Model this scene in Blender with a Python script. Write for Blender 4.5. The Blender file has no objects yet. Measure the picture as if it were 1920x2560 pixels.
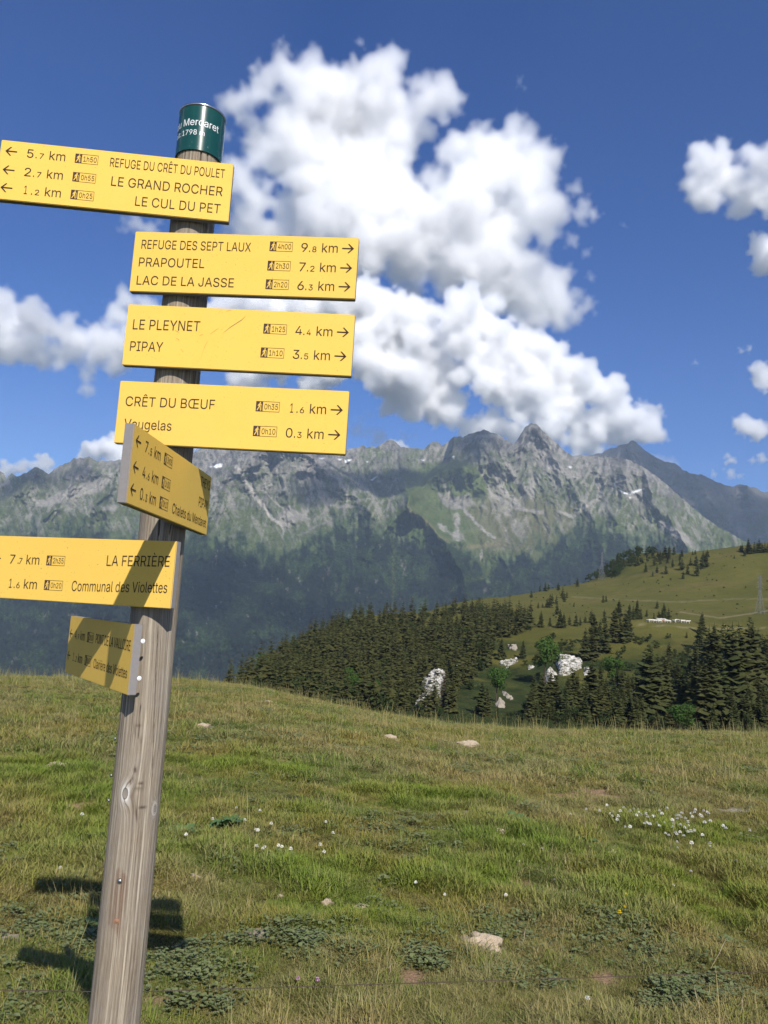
import bpy, bmesh, math, random
import numpy as np
from mathutils import Matrix, Vector
sc = bpy.context.scene
C = sc.collection
random.seed(7)
rng = np.random.default_rng(7)

# ------------------------------------------------------------------ camera
H = 1.72
FPX = 1945.0                       # focal length in pixels of the 1920 x 2560 photograph
PITCH, ROLL = math.radians(7.594), math.radians(3.45)
cam = bpy.data.cameras.new('camera'); cam_ob = bpy.data.objects.new('camera', cam); C.objects.link(cam_ob)
sc.camera = cam_ob
cam.sensor_fit = 'VERTICAL'; cam.sensor_height = 36; cam.lens = 36 * FPX / 2560
cam.clip_start = .05; cam.clip_end = 80000
Fv = np.array([0, math.cos(PITCH), math.sin(PITCH)])
_r0 = np.array([1., 0, 0]); _u0 = np.array([0, -math.sin(PITCH), math.cos(PITCH)])
Rv = _r0 * math.cos(ROLL) + _u0 * math.sin(ROLL); Uv = _u0 * math.cos(ROLL) - _r0 * math.sin(ROLL)
cam_ob.matrix_world = Matrix(((Rv[0], Uv[0], -Fv[0], 0), (Rv[1], Uv[1], -Fv[1], 0), (Rv[2], Uv[2], -Fv[2], H), (0, 0, 0, 1)))

# ------------------------------------------------------------------ sky, sun, exposure
SUN_AZ, SUN_EL = math.radians(-17.3), math.radians(38.8)      # direction the light travels towards / height of the sun
world = bpy.data.worlds.new('World'); sc.world = world; world.use_nodes = True
wn = world.node_tree; bg = wn.nodes['Background']
sky = wn.nodes.new('ShaderNodeTexSky'); sky.sky_type = 'NISHITA'; sky.sun_disc = False
sky.sun_elevation = SUN_EL; sky.altitude = 1800; sky.air_density = 1.0; sky.dust_density = .9; sky.ozone_density = 3.0
sun_dir = Vector((-math.sin(SUN_AZ) * math.cos(SUN_EL), -math.cos(SUN_AZ) * math.cos(SUN_EL), math.sin(SUN_EL)))
sky.sun_rotation = math.atan2(sun_dir.x, sun_dir.y)
hsv = wn.nodes.new('ShaderNodeHueSaturation'); hsv.inputs['Saturation'].default_value = 1.36; hsv.inputs['Hue'].default_value = .517
wn.links.new(sky.outputs[0], hsv.inputs['Color']); wn.links.new(hsv.outputs[0], bg.inputs[0])
bg.inputs[1].default_value = .098
sun = bpy.data.lights.new('sun', 'SUN'); sun.energy = 5.0; sun.angle = math.radians(.5); sun.color = (1, .955, .88)
sun_ob = bpy.data.objects.new('sun', sun); C.objects.link(sun_ob)
sun_ob.rotation_euler = (-sun_dir).to_track_quat('-Z', 'Y').to_euler()
vs = sc.view_settings; vs.view_transform = 'Standard'; vs.look = 'None'; vs.exposure = .28; vs.gamma = 1; vs.use_curve_mapping = False
cy = sc.cycles
cy.use_denoising = True; cy.max_bounces = 28; cy.diffuse_bounces = 3; cy.glossy_bounces = 2; cy.transmission_bounces = 4
cy.volume_step_rate = 2.5; cy.volume_max_steps = 256; cy.volume_bounces = 28; cy.transparent_max_bounces = 64; cy.use_adaptive_sampling = True; cy.adaptive_threshold = .012

# ------------------------------------------------------------------ helpers
def pray(px, py):
    px = np.asarray(px, float)[..., None]; py = np.asarray(py, float)[..., None]
    return Fv + Rv * (px - 960) / FPX + Uv * (1280 - py) / FPX
CAM = np.array([0, 0, H])
def tag(o, label=None, cat=None, group=None, kind=None):
    if label: o['label'] = label
    if cat: o['category'] = cat
    if group: o['group'] = group
    if kind: o['kind'] = kind
    return o
def link(o, parent=None):
    C.objects.link(o)
    if parent: o.parent = parent
    return o
def obj(name, me, mat=None, parent=None, smooth=False):
    if isinstance(me, bmesh.types.BMesh):
        m = bpy.data.meshes.new(name); me.to_mesh(m); me.free(); me = m
    if mat is not None and len(me.materials) == 0:
        for k in (mat if isinstance(mat, (list, tuple)) else [mat]): me.materials.append(k)
    if smooth: me.polygons.foreach_set('use_smooth', [True] * len(me.polygons))
    return link(bpy.data.objects.new(name, me), parent)
def empty(name, loc=(0, 0, 0), rz=0):
    o = bpy.data.objects.new(name, None); o.location = loc; o.rotation_euler = (0, 0, rz); o.empty_display_size = .2
    return link(o)
def grid_mesh(name, P, attrs=None, smooth=True):
    """P: rows x cols x 3 -> quad mesh; attrs: dict name -> (rows x cols [x4])"""
    n, m = P.shape[:2]
    me = bpy.data.meshes.new(name)
    idx = np.arange(n * m).reshape(n, m)
    q = np.stack([idx[:-1, :-1], idx[:-1, 1:], idx[1:, 1:], idx[1:, :-1]], -1).reshape(-1, 4)
    me.vertices.add(n * m); me.vertices.foreach_set('co', P.reshape(-1).astype('f4'))
    me.loops.add(q.size); me.loops.foreach_set('vertex_index', q.reshape(-1).astype('i4'))
    me.polygons.add(len(q)); me.polygons.foreach_set('loop_start', np.arange(0, q.size, 4, dtype='i4'))
    me.polygons.foreach_set('use_smooth', np.ones(len(q), bool) if smooth else np.zeros(len(q), bool))
    for k, v in (attrs or {}).items():
        if v.ndim == 3:
            a = me.attributes.new(k, 'FLOAT_COLOR', 'POINT'); a.data.foreach_set('color', v.reshape(-1).astype('f4'))
        else:
            a = me.attributes.new(k, 'FLOAT', 'POINT'); a.data.foreach_set('value', v.reshape(-1).astype('f4'))
    me.update(); me.validate()
    return me
def poly_mesh(name, V, Fc, smooth=False, attrs=None):
    me = bpy.data.meshes.new(name); me.from_pydata([tuple(v) for v in V], [], Fc)
    for k, v in (attrs or {}).items():
        a = me.attributes.new(k, 'FLOAT', 'POINT'); a.data.foreach_set('value', np.asarray(v, 'f4'))
    if smooth: me.polygons.foreach_set('use_smooth', [True] * len(me.polygons))
    me.update()
    return me
# value noise
_tab = np.random.default_rng(11).random((256, 256))
def vnoise(x, y):
    xi = np.floor(x).astype(int); yi = np.floor(y).astype(int); xf = x - xi; yf = y - yi
    xf = xf * xf * xf * (xf * (xf * 6 - 15) + 10); yf = yf * yf * yf * (yf * (yf * 6 - 15) + 10)
    t = lambda a, b: _tab[a & 255, b & 255]
    return (t(xi, yi) * (1 - xf) + t(xi + 1, yi) * xf) * (1 - yf) + (t(xi, yi + 1) * (1 - xf) + t(xi + 1, yi + 1) * xf) * yf
def fbm(x, y, o=5, g=.5, lac=2.03, ridge=False):
    s = 0; a = 1; n = 0
    for k in range(o):
        v = vnoise(x + 17.3 * k, y + 9.1 * k)
        if ridge: v = 1 - np.abs(2 * v - 1)
        s = s + a * v; n += a; a *= g; x = x * lac; y = y * lac
    return s / n
def sstep(a, b, x):
    t = np.clip((x - a) / (b - a), 0, 1); return t * t * (3 - 2 * t)

# node helper
class NT:
    def __init__(self, name):
        self.m = bpy.data.materials.new(name); self.m.use_nodes = True; self.t = self.m.node_tree; self.t.nodes.clear()
        self.out = self.n('ShaderNodeOutputMaterial')
    def n(self, typ, **k):
        nd = self.t.nodes.new(typ)
        for a, b in k.items(): setattr(nd, a, b)
        return nd
    def put(self, sock, v):
        if v is None: return
        if hasattr(v, 'is_output'): self.t.links.new(v, sock)
        else:
            if isinstance(v, (tuple, list)) and len(v) == 3 and sock.type == 'RGBA': v = (*v, 1)
            sock.default_value = v
    def math(self, op, a, b=None, c=None, clamp=False):
        nd = self.n('ShaderNodeMath', operation=op, use_clamp=clamp)
        for i, v in enumerate((a, b, c)):
            if v is not None: self.put(nd.inputs[i], v)
        return nd.outputs[0]
    def mix(self, f, a, b, mode='MIX'):
        nd = self.n('ShaderNodeMix', data_type='RGBA', blend_type=mode)
        self.put(nd.inputs[0], f); self.put(nd.inputs[6], a); self.put(nd.inputs[7], b)
        return nd.outputs[2]
    def noise(self, scale, detail=4, rough=.5, vec=None, dist=0, out=0):
        nd = self.n('ShaderNodeTexNoise'); nd.inputs['Scale'].default_value = scale; nd.inputs['Detail'].default_value = detail
        nd.inputs['Roughness'].default_value = rough; nd.inputs['Distortion'].default_value = dist
        if vec is not None: self.put(nd.inputs['Vector'], vec)
        return nd.outputs[out]
    def ramp(self, fac, stops, interp='LINEAR'):
        nd = self.n('ShaderNodeValToRGB'); cr = nd.color_ramp; cr.interpolation = interp
        while len(cr.elements) < len(stops): cr.elements.new(.5)
        for e, (p, c) in zip(cr.elements, stops):
            e.position = p; e.color = (*c, 1) if isinstance(c, (tuple, list)) else (c, c, c, 1)
        self.put(nd.inputs[0], fac); return nd.outputs[0]
    def scale(self, vec, s):
        nd = self.n('ShaderNodeMapping'); nd.inputs['Scale'].default_value = s; self.put(nd.inputs[0], vec); return nd.outputs[0]
    def pos(self): return self.n('ShaderNodeNewGeometry').outputs['Position']
    def coord(self, k='Object'): return self.n('ShaderNodeTexCoord').outputs[k]
    def attr(self, name, out='Fac', typ='GEOMETRY'):
        nd = self.n('ShaderNodeAttribute', attribute_name=name, attribute_type=typ); return nd.outputs[out]
    def bsdf(self, color, rough=.8, bump=None, bstr=.5, bdist=.01, spec=.3, metal=0, trans=None, normal=None):
        p = self.n('ShaderNodeBsdfPrincipled'); self.put(p.inputs['Base Color'], color); self.put(p.inputs['Roughness'], rough)
        p.inputs['Specular IOR Level'].default_value = spec; p.inputs['Metallic'].default_value = metal
        if bump is not None:
            b = self.n('ShaderNodeBump'); b.inputs['Strength'].default_value = bstr; b.inputs['Distance'].default_value = bdist
            self.put(b.inputs['Height'], bump); self.t.links.new(b.outputs[0], p.inputs['Normal'])
        o = p.outputs[0]
        if trans:
            tr = self.n('ShaderNodeBsdfTranslucent'); self.put(tr.inputs[0], color)
            mx = self.n('ShaderNodeMixShader'); mx.inputs[0].default_value = trans
            self.t.links.new(o, mx.inputs[1]); self.t.links.new(tr.outputs[0], mx.inputs[2]); o = mx.outputs[0]
        self.t.links.new(o, self.out.inputs[0]); return self.m
def simple(name, color, rough=.8, spec=.3, var=.15, scale=8, metal=0):
    t = NT(name); n = t.noise(scale, 5, .6, t.coord())
    c = t.mix(n, tuple(x * (1 - var) for x in color), tuple(min(1, x * (1 + var)) for x in color))
    return t.bsdf(c, rough, spec=spec, metal=metal)

# ------------------------------------------------------------------ the meadow ground
_cp = np.array([(-400, 1690), (0, 1696), (250, 1694), (540, 1702), (700, 1732), (900, 1780), (1050, 1806), (1250, 1824), (1500, 1832), (1920, 1836), (2400, 1842)], float)
_cr = pray(_cp[:, 0], _cp[:, 1]); _caz = np.arctan2(_cr[:, 0], _cr[:, 1]); _cs = -_cr[:, 2] / np.hypot(_cr[:, 0], _cr[:, 1])
def meadow_z(x, y, detail=True):
    r2 = x * x + y * y; az = np.arctan2(x, np.maximum(y, -1e9))
    s = 0
    for k, w in ((-.06, .2), (-.03, .25), (0, .1), (.03, .25), (.06, .2)): s = s + w * np.interp(az + k, _caz, _cs)
    s = np.where(y < 0, s * sstep(-30, 0, y) + .1 * (1 - sstep(-30, 0, y)), s)
    z = -(s * s / (2 * H)) * r2 / 2
    if detail:
        z = z + (fbm(x * .9 + 5, y * .9, 3) - .5) * .07 + (fbm(x * 4, y * 4 + 3, 3) - .5) * .05 * np.minimum(1, 14 / np.sqrt(r2 + 1))
    return z
def on_meadow(px, py):
    """where the line of sight through a photograph pixel meets the meadow"""
    d = pray(px, py); t = 1.
    for _ in range(40):
        p = CAM + d * t
        t = t + (p[2] - float(meadow_z(np.array(p[0]), np.array(p[1])))) / max(.06, -d[2]) * .7
        if t > 60: t = 60
    p = CAM + d * t; p[2] = float(meadow_z(np.array(p[0]), np.array(p[1])))
    return p
rr = np.concatenate([np.linspace(.2, 1.5, 8), 1.5 * (70 / 1.5) ** np.linspace(.01, 1, 330)])
aa = np.radians(np.concatenate([np.linspace(-180, -40, 50, endpoint=False), np.linspace(-40, 40, 560), np.linspace(40, 180, 51)[1:]]))
R_, A_ = np.meshgrid(rr, aa, indexing='ij'); X = R_ * np.sin(A_); Y = R_ * np.cos(A_)
PAT = []            # bare patches: x, y, radius, kind
for px, py, rpx, kd in [(510, 1818, 26, 1), (975, 1848, 20, 1), (1165, 1866, 30, 1), (740, 2010, 40, 2), (1500, 1990, 90, 3), (1180, 2040, 30, 1), (215, 2020, 40, 3),
                        (110, 2035, 30, 2), (20, 2350, 30, 1), (1175, 2030, 20, 1), 
                        (150, 1920, 45, 1), (18, 1758, 20, 1), (1700, 2145, 30, 1), (1210, 2375, 60, 1), (670, 1757, 22, 1), (905, 1757, 0, 1), (1330, 1930, 25, 2), (330, 2030, 40, 3), (1850, 2030, 40, 1), (700, 1900, 30, 3), (1100, 1750 + 60, 18, 1), (640, 2330, 30, 1), (1020, 2440, 40, 3), (380, 2500, 45, 3), (1500, 2440, 35, 3), (1300, 2200, 40, 3), (250, 1830, 26, 3)]:
    if rpx: p = on_meadow(px, py); PAT.append((p[0], p[1], rpx / FPX * math.hypot(p[0], p[1]), kd))
bare = np.zeros_like(X); straw = np.zeros_like(X); soil = np.zeros_like(X)
def patch_f(x, y, kinds):
    v = np.zeros_like(x)
    for a, b, r, k in PAT:
        if k in kinds:
            dd = np.hypot(x - a, (y - b)) / (r * 1.25) + (fbm(x * 9, y * 9, 3) - .5) * 1.1
            v = np.maximum(v, 1 - sstep(.55, 1.1, dd))
    return v
bare, soil, straw = patch_f(X, Y, (1,)), patch_f(X, Y, (2,)), patch_f(X, Y, (3,))
Z = meadow_z(X, Y) - .06 * sstep(40, 60, R_) + bare * .012 + soil * .02
t = NT('turf'); p = t.pos()
big = t.noise(.7, 5, .6, p); fine = t.noise(9, 6, .65, p); tiny = t.noise(60, 4, .7, p)
c = t.ramp(big, [(.38, (.040, .055, .013)), (.5, (.060, .058, .018)), (.62, (.095, .075, .030))])  # ground tones kept dark so gaps between the tufts read as shadow
c = t.mix(t.ramp(fine, [(.35, 0), (.65, 1)]), c, (.034, .042, .012))
c = t.mix(t.ramp(tiny, [(.52, 0), (.7, .8)]), c, (.14, .115, .055))
c = t.mix(t.attr('bare'), c, t.ramp(tiny, [(.3, (.30, .24, .17)), (.6, (.46, .39, .29))]))
c = t.mix(t.attr('soil'), c, t.ramp(tiny, [(.3, (.05, .037, .028)), (.7, (.13, .10, .075))]))
c = t.mix(t.attr('straw'), c, t.ramp(tiny, [(.3, (.26, .15, .09)), (.7, (.46, .31, .19))]))
turf = t.bsdf(c, .95, t.math('ADD', t.noise(40, 6, .7, p), fine), .9, .03, spec=.1)
g = obj('meadow_ground', grid_mesh('meadow_ground', np.stack([X, Y, Z], -1), dict(bare=bare, soil=soil, straw=straw)), turf); g['kind'] = 'structure'

# ------------------------------------------------------------------ the hillside beyond (pasture and forest)
HC = []
def V(px, py, D): d = pray(px, py); p = CAM + d * (D / d[1]); HC.append((p[0] / p[1], p[1], p[2]))
def Hd(px, z, D): d = pray(px, 1700); HC.append((d[0] / d[1], D, z))
for a in ((-200, -60, 200), (-200, -160, 450), (-200, -330, 800), (-200, -400, 1250), (200, -50, 200), (200, -130, 420), (200, -300, 800), (200, -400, 1250), (450, -38, 200), (430, -95, 380), (430, -230, 700), (430, -380, 1250),
          (520, -115, 500), (620, -120, 600), (620, -330, 1000), (720, -95, 700), (830, -75, 820), (830, -250, 1250), (1100, -70, 1000), (1100, -170, 1250), (1290, -40, 1100), (1500, -10, 1150), (1700, 40, 1150), (1920, 50, 1150), (2300, 60, 1150),
          (-200, -9, 60), (430, -9, 60), (900, -11, 60), (1400, -12, 60), (1920, -12, 60), (2400, -12, 60), (900, -22, 130), (1400, -23, 130), (1920, -22, 130), (2400, -18, 130)): Hd(*a)
for a in ((500, 1735, 230), (700, 1760, 230), (900, 1785, 220), (1100, 1805, 220), (1400, 1815, 220), (1700, 1810, 220), (1900, 1805, 220), (2300, 1800, 220),
          (560, 1715, 300), (700, 1705, 290), (900, 1715, 280), (1100, 1735, 280), (1300, 1755, 270), (1500, 1760, 270), (1700, 1745, 280), (1900, 1730, 280),
          (600, 1700, 350), (750, 1665, 360), (900, 1640, 360), (1050, 1655, 350), (1150, 1690, 310), (1250, 1670, 340), (1400, 1640, 350), (1600, 1635, 350), (1800, 1625, 350), (2300, 1600, 350),
          (720, 1628, 440), (850, 1592, 430), (1000, 1578, 430), (1150, 1583, 430), (1300, 1580, 420), (1450, 1577, 410), (1600, 1560, 400), (1750, 1563, 400), (1900, 1562, 400), (2300, 1540, 400),
          (620, 1678, 400), (830, 1562, 520), (950, 1545, 550), (1100, 1533, 560), (1250, 1535, 520), (1400, 1530, 540), (1600, 1520, 560), (1750, 1522, 560), (1900, 1520, 560), (2300, 1490, 580),
          (1100, 1518, 720), (1290, 1492, 790), (1400, 1468, 820), (1504, 1450, 830), (1600, 1432, 800), (1500, 1440, 900), (1550, 1404, 930), (1600, 1384, 950), (1655, 1380, 930), (1560, 1440, 850), (1610, 1425, 850), (1660, 1408, 850), (1700, 1387, 840), (1790, 1374, 830), (1880, 1362, 800), (1960, 1352, 800), (2300, 1300, 830),
          (1450, 1500, 680), (1600, 1480, 690), (1750, 1450, 700), (1900, 1440, 690), (2300, 1400, 700)): V(*a)
HC = np.array(HC)
def _ph(q): r = np.sqrt((q ** 2).sum(-1)) + 1e-9; return r
_S = np.array([700., 1.])
_PT = HC[:, :2] * _S * np.stack([np.ones(len(HC)), np.ones(len(HC))], 1); _PT[:, 1] = np.log(_PT[:, 1]) * 420
_K = _ph(_PT[:, None] - _PT[None]) + np.eye(len(HC)) * 1e-3
_A = np.block([[_K, np.ones((len(HC), 1)), _PT], [np.ones((1, len(HC))), np.zeros((1, 3))], [_PT.T, np.zeros((2, 3))]])
_W = np.linalg.solve(_A, np.concatenate([HC[:, 2], [0, 0, 0]]))
ROCKM = []
def hill_z(x, y, detail=True):
    x = np.asarray(x, float); y = np.asarray(y, float); sh = x.shape; x = x.ravel(); y = y.ravel()
    q = np.stack([x / y * 700, np.log(np.maximum(y, 20)) * 420], -1); out = np.zeros(len(x))
    for i in range(0, len(x), 20000):
        k = _ph(q[i:i + 20000, None] - _PT[None]); out[i:i + 20000] = k @ _W[:-3] + _W[-3] + q[i:i + 20000] @ _W[-2:]
    if detail:
        w = sstep(80, 220, y)
        out = out + w * ((fbm(x / 45, y / 45, 4) - .5) * 7 * (1 - .6 * sstep(400, 520, y)) + (fbm(x / 9, y / 9, 3) - .5) * 1.0)
    return out.reshape(sh)
def on_hill(px, py, dmin=150, dmax=1100):
    d = pray(px, py); d = d / d[1]; t = np.arange(dmin, dmax, 3.); P = CAM + d * t[:, None]
    h = P[:, 2] - hill_z(P[:, 0], P[:, 1]); k = np.where((h[:-1] > 0) & (h[1:] <= 0))[0]
    if len(k) == 0:
        k = int(np.argmin(np.abs(h))); P0 = P[k]
    else:
        k = k[0]; f = h[k] / (h[k] - h[k + 1]); P0 = P[k] * (1 - f) + P[k + 1] * f
    return np.array([P0[0], P0[1], float(hill_z(np.array(P0[0]), np.array(P0[1])))])
aa = np.linspace(-.62, .95, 620); dd = np.exp(np.linspace(math.log(58), math.log(1350), 430))
D_, A_ = np.meshgrid(dd, aa, indexing='ij'); HX = A_ * D_; HY = D_; HZ = hill_z(HX, HY)
t = NT('pasture'); p = t.pos()
n1 = t.noise(.02, 5, .6, p); n2 = t.noise(.12, 6, .65, p); n3 = t.noise(1.2, 4, .7, p)
c = t.ramp(n1, [(.35, (.096, .094, .020)), (.55, (.118, .108, .026)), (.7, (.135, .110, .034))])
c = t.mix(t.ramp(n2, [(.4, 0), (.75, .7)]), c, (.075, .082, .018))
c = t.mix(t.ramp(n3, [(.55, 0), (.8, .6)]), c, (.15, .125, .05))
track = t.attr('path')
c = t.mix(track, c, (.22, .19, .10))
c = t.mix(t.attr('scrub'), c, t.ramp(n2, [(.35, (.02, .032, .010)), (.6, (.05, .062, .016))]))
pasture = t.bsdf(c, .95, t.math('ADD', n2, n3), .6, 1.2, spec=.08)
def seg_d(px, py, pts):
    best = np.full(np.shape(px), 1e9)
    for (x0, y0), (x1, y1) in zip(pts[:-1], pts[1:]):
        vx, vy = x1 - x0, y1 - y0; L = vx * vx + vy * vy
        tt = np.clip(((px - x0) * vx + (py - y0) * vy) / L, 0, 1)
        best = np.minimum(best, np.hypot(px - x0 - tt * vx, py - y0 - tt * vy))
    return best
def to_px(P):
    q = P - CAM; z = q @ Fv
    return 960 + FPX * (q @ Rv) / z, 1280 - FPX * (q @ Uv) / z
hx, hy = to_px(np.stack([HX, HY, HZ], -1))
PATH_LINES = [[(1700, 1530), (1800, 1545), (1870, 1535), (1990, 1515)], [(1580, 1560), (1700, 1568), (1800, 1572), (1990, 1565)], [(1430, 1492), (1560, 1500), (1700, 1505), (1850, 1496), (1990, 1500)]]
path = np.zeros_like(HZ)
for i, L in enumerate(PATH_LINES):
    path = np.maximum(path, (1 - sstep(.6, 2.4, seg_d(hx, hy, L) + (fbm(hx / 14, hy / 5, 3) - .5) * 3)) * (.8, .7, .45)[i])
scrub = sstep(.40, .60, fbm(HX / 22, HY / 22, 4)) * sstep(1575, 1625, hy) + sstep(1750, 1690, hx) * 0
scrub = np.clip(scrub + sstep(1680, 1740, hy + (fbm(HX / 9, HY / 9, 3) - .5) * 80) * .9 + sstep(1480, 1640, hx) * sstep(1600, 1650, hy) * .7 + (1 - sstep(0, 60, np.abs(hx - 1540))) * sstep(1465, 1440, hy) * sstep(845, 870, HY), 0, 1)
g = obj('hillside_pasture', grid_mesh('hillside_pasture', np.stack([HX, HY, HZ], -1), dict(path=path, scrub=scrub)), pasture); g['kind'] = 'structure'

# ------------------------------------------------------------------ the mountains
def cover_material(name, scl=1.0):
    t = NT(name); p = t.pos(); a = t.attr('cover', 'Color')
    n1 = t.noise(.009, 8, .68, p); n2 = t.noise(.045, 6, .7, p)
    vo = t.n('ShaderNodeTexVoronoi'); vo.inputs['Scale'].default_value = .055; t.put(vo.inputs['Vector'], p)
    forest = t.attr('forest')
    m = t.ramp(t.math('ADD', t.math('MULTIPLY', n1, .5), t.math('MULTIPLY', n2, .5)), [(.33, .62), (.5, 1.0), (.66, 1.5)])
    c = t.mix(1, a, m, 'MULTIPLY')
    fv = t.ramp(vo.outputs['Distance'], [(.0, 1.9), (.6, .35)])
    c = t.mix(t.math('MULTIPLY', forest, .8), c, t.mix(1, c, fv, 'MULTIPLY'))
    return t.bsdf(c, .95, t.math('ADD', n1, t.math('MULTIPLY', n2, .5)), 1.0, 26, spec=.05)
mount_mat = cover_material('mountain_rock_and_vegetation')
ROCK = np.array([.160, .149, .132]); GRASS = np.array([.074, .096, .026]); SCREE = np.array([.335, .31, .265]); FOREST = np.array([.014, .023, .013])
SHRUB = np.array([.048, .080, .026]); SNOW = np.array([.86, .88, .9]); OCHRE = np.array([.17, .15, .075])
def lay(Cc, col, w): return Cc * (1 - w[..., None]) + col * w[..., None]
def in_poly(px, py, pts):
    ins = np.zeros(np.shape(px), bool); j = len(pts) - 1
    for i in range(len(pts)):
        xi, yi = pts[i]; xj, yj = pts[j]
        ins ^= ((yi > py) != (yj > py)) & (px < (xj - xi) * (py - yi) / (yj - yi + 1e-9) + xi); j = i
    return ins
def poly_w(px, py, pts, soft=8, rough=14):
    """1 inside a polygon, with a ragged, soft border"""
    ox = (fbm(px / 16, py / 16 + 7, 4) - .5) * rough * 2; oy = (fbm(px / 16 + 31, py / 16, 4) - .5) * rough * 2
    x = px + ox; y = py + oy; d = seg_d(x, y, pts + [pts[0]]); s = np.where(in_poly(x, y, pts), d, -d)
    return sstep(-soft, soft, s)
SKY_A = [(-700, 1230), (-300, 1200), (-80, 1150), (0, 1176), (10, 1184), (16, 1195), (22, 1190), (29, 1184), (36, 1187), (43, 1192), (55, 1186), (69, 1180), (80, 1172), (90, 1167), (97, 1170), (107, 1176), (121, 1186), (133, 1176), (145, 1167),
         (160, 1160), (174, 1154), (180, 1148), (185, 1145), (192, 1147), (200, 1144), (208, 1148), (216, 1144), (223, 1141), (229, 1144), (234, 1148), (243, 1152), (258, 1150), (272, 1152), (285, 1153), (301, 1149), (330, 1152), (360, 1146), (400, 1143),
         (440, 1132), (484, 1130), (506, 1122), (560, 1104), (620, 1090), (690, 1084), (750, 1095), (810, 1108), (866, 1124), (885, 1120), (900, 1117), (908, 1113), (915, 1120), (925, 1116), (940, 1118), (949, 1114), (962, 1104), (970, 1101), (977, 1100),
         (985, 1102), (992, 1106), (1003, 1117), (1020, 1119), (1040, 1120), (1062, 1121), (1072, 1110), (1079, 1106), (1092, 1104), (1100, 1108), (1105, 1114), (1118, 1107), (1127, 1099), (1134, 1093), (1140, 1091), (1149, 1090), (1156, 1094), (1161, 1091),
         (1174, 1084), (1190, 1080), (1200, 1077), (1211, 1074), (1222, 1078), (1232, 1083), (1243, 1085), (1260, 1096), (1283, 1111), (1290, 1104), (1298, 1093), (1305, 1080), (1312, 1068), (1320, 1062), (1326, 1060), (1330, 1057), (1336, 1060), (1341, 1059),
         (1347, 1064), (1354, 1075), (1362, 1080), (1367, 1087), (1380, 1098), (1392, 1106), (1404, 1120), (1416, 1129), (1431, 1141), (1446, 1137), (1470, 1139), (1495, 1141), (1530, 1142), (1565, 1148), (1590, 1158), (1614, 1173), (1639, 1188), (1670, 1215),
         (1710, 1250), (1750, 1285), (1800, 1320), (1860, 1352), (1930, 1390), (2100, 1450), (2600, 1500)]
SKY_B = [(1300, 1200), (1420, 1150), (1505, 1132), (1520, 1124), (1535, 1119), (1550, 1114), (1565, 1111), (1572, 1106), (1579, 1101), (1588, 1105), (1599, 1112), (1612, 1124), (1624, 1133), (1636, 1142), (1649, 1148), (1670, 1155), (1693, 1161), (1702, 1170),
         (1708, 1175), (1725, 1182), (1743, 1188), (1752, 1186), (1762, 1189), (1775, 1196), (1792, 1205), (1812, 1212), (1832, 1216), (1850, 1212), (1866, 1213), (1880, 1218), (1891, 1220), (1902, 1228), (1911, 1232), (1920, 1229), (1960, 1240), (2100, 1290), (2600, 1380)]
def mountain(name, SKY, x0, x1, nc, nr, base_y, Dcurve, spurs, relief, paint, seed, jag=3.2, far=None):
    xs = np.linspace(x0, x1, nc); sk = np.interp(xs, *np.array(SKY, float).T)
    sk = sk - (fbm(xs / 7 + seed, xs * 0 + seed, 4, .6) - .5) * jag * 2
    tv = np.linspace(0, 1, nr) ** 1.25
    T_, Xp = np.meshgrid(tv, xs, indexing='ij'); Yp = sk[None] + (base_y - sk[None]) * T_
    D = np.interp(Yp, *np.array(Dcurve, float).T)
    alt = 1 - sstep(1080, 1420, Yp)
    wx = (fbm(Xp / 60 + seed, Yp / 60, 3) - .5) * 50; wy = (fbm(Xp / 60, Yp / 60 + seed, 3) - .5) * 40
    if far:
        for pts, am in far: D = D + am * poly_w(Xp, Yp, pts, 9, 6)
    for pts, amp, wid in spurs:
        d = seg_d(Xp + wx * .45, Yp + wy * .45, pts); D = D - amp * np.exp(-(d / wid) ** 1.15)
    r1 = fbm((Xp + wx) / 95 + seed, (Yp + wy) / 210, 6, .52, ridge=True) - .6
    r2 = fbm((Xp + wx * .6) / 26, (Yp + wy * .6) / 44 + seed, 5, .58, ridge=True) - .6
    r3 = fbm(Xp / 7, Yp / 8 + seed, 3, .6) - .5
    edge = sstep(0, .05, T_) * .85 + .15
    D = D - relief * (r1 * 820 * (.5 + .7 * alt) + r2 * 260 * (.35 + alt) + r3 * 75) * edge
    P = CAM + pray(Xp, Yp) * D[..., None]
    cov, forest = paint(Xp, Yp, T_, r1, r2)
    me = grid_mesh(name, P, dict(cover=np.concatenate([cov, np.ones(cov.shape[:2] + (1,))], -1), forest=forest))
    o = obj(name, me, mount_mat); o['kind'] = 'structure'; return P
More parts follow.
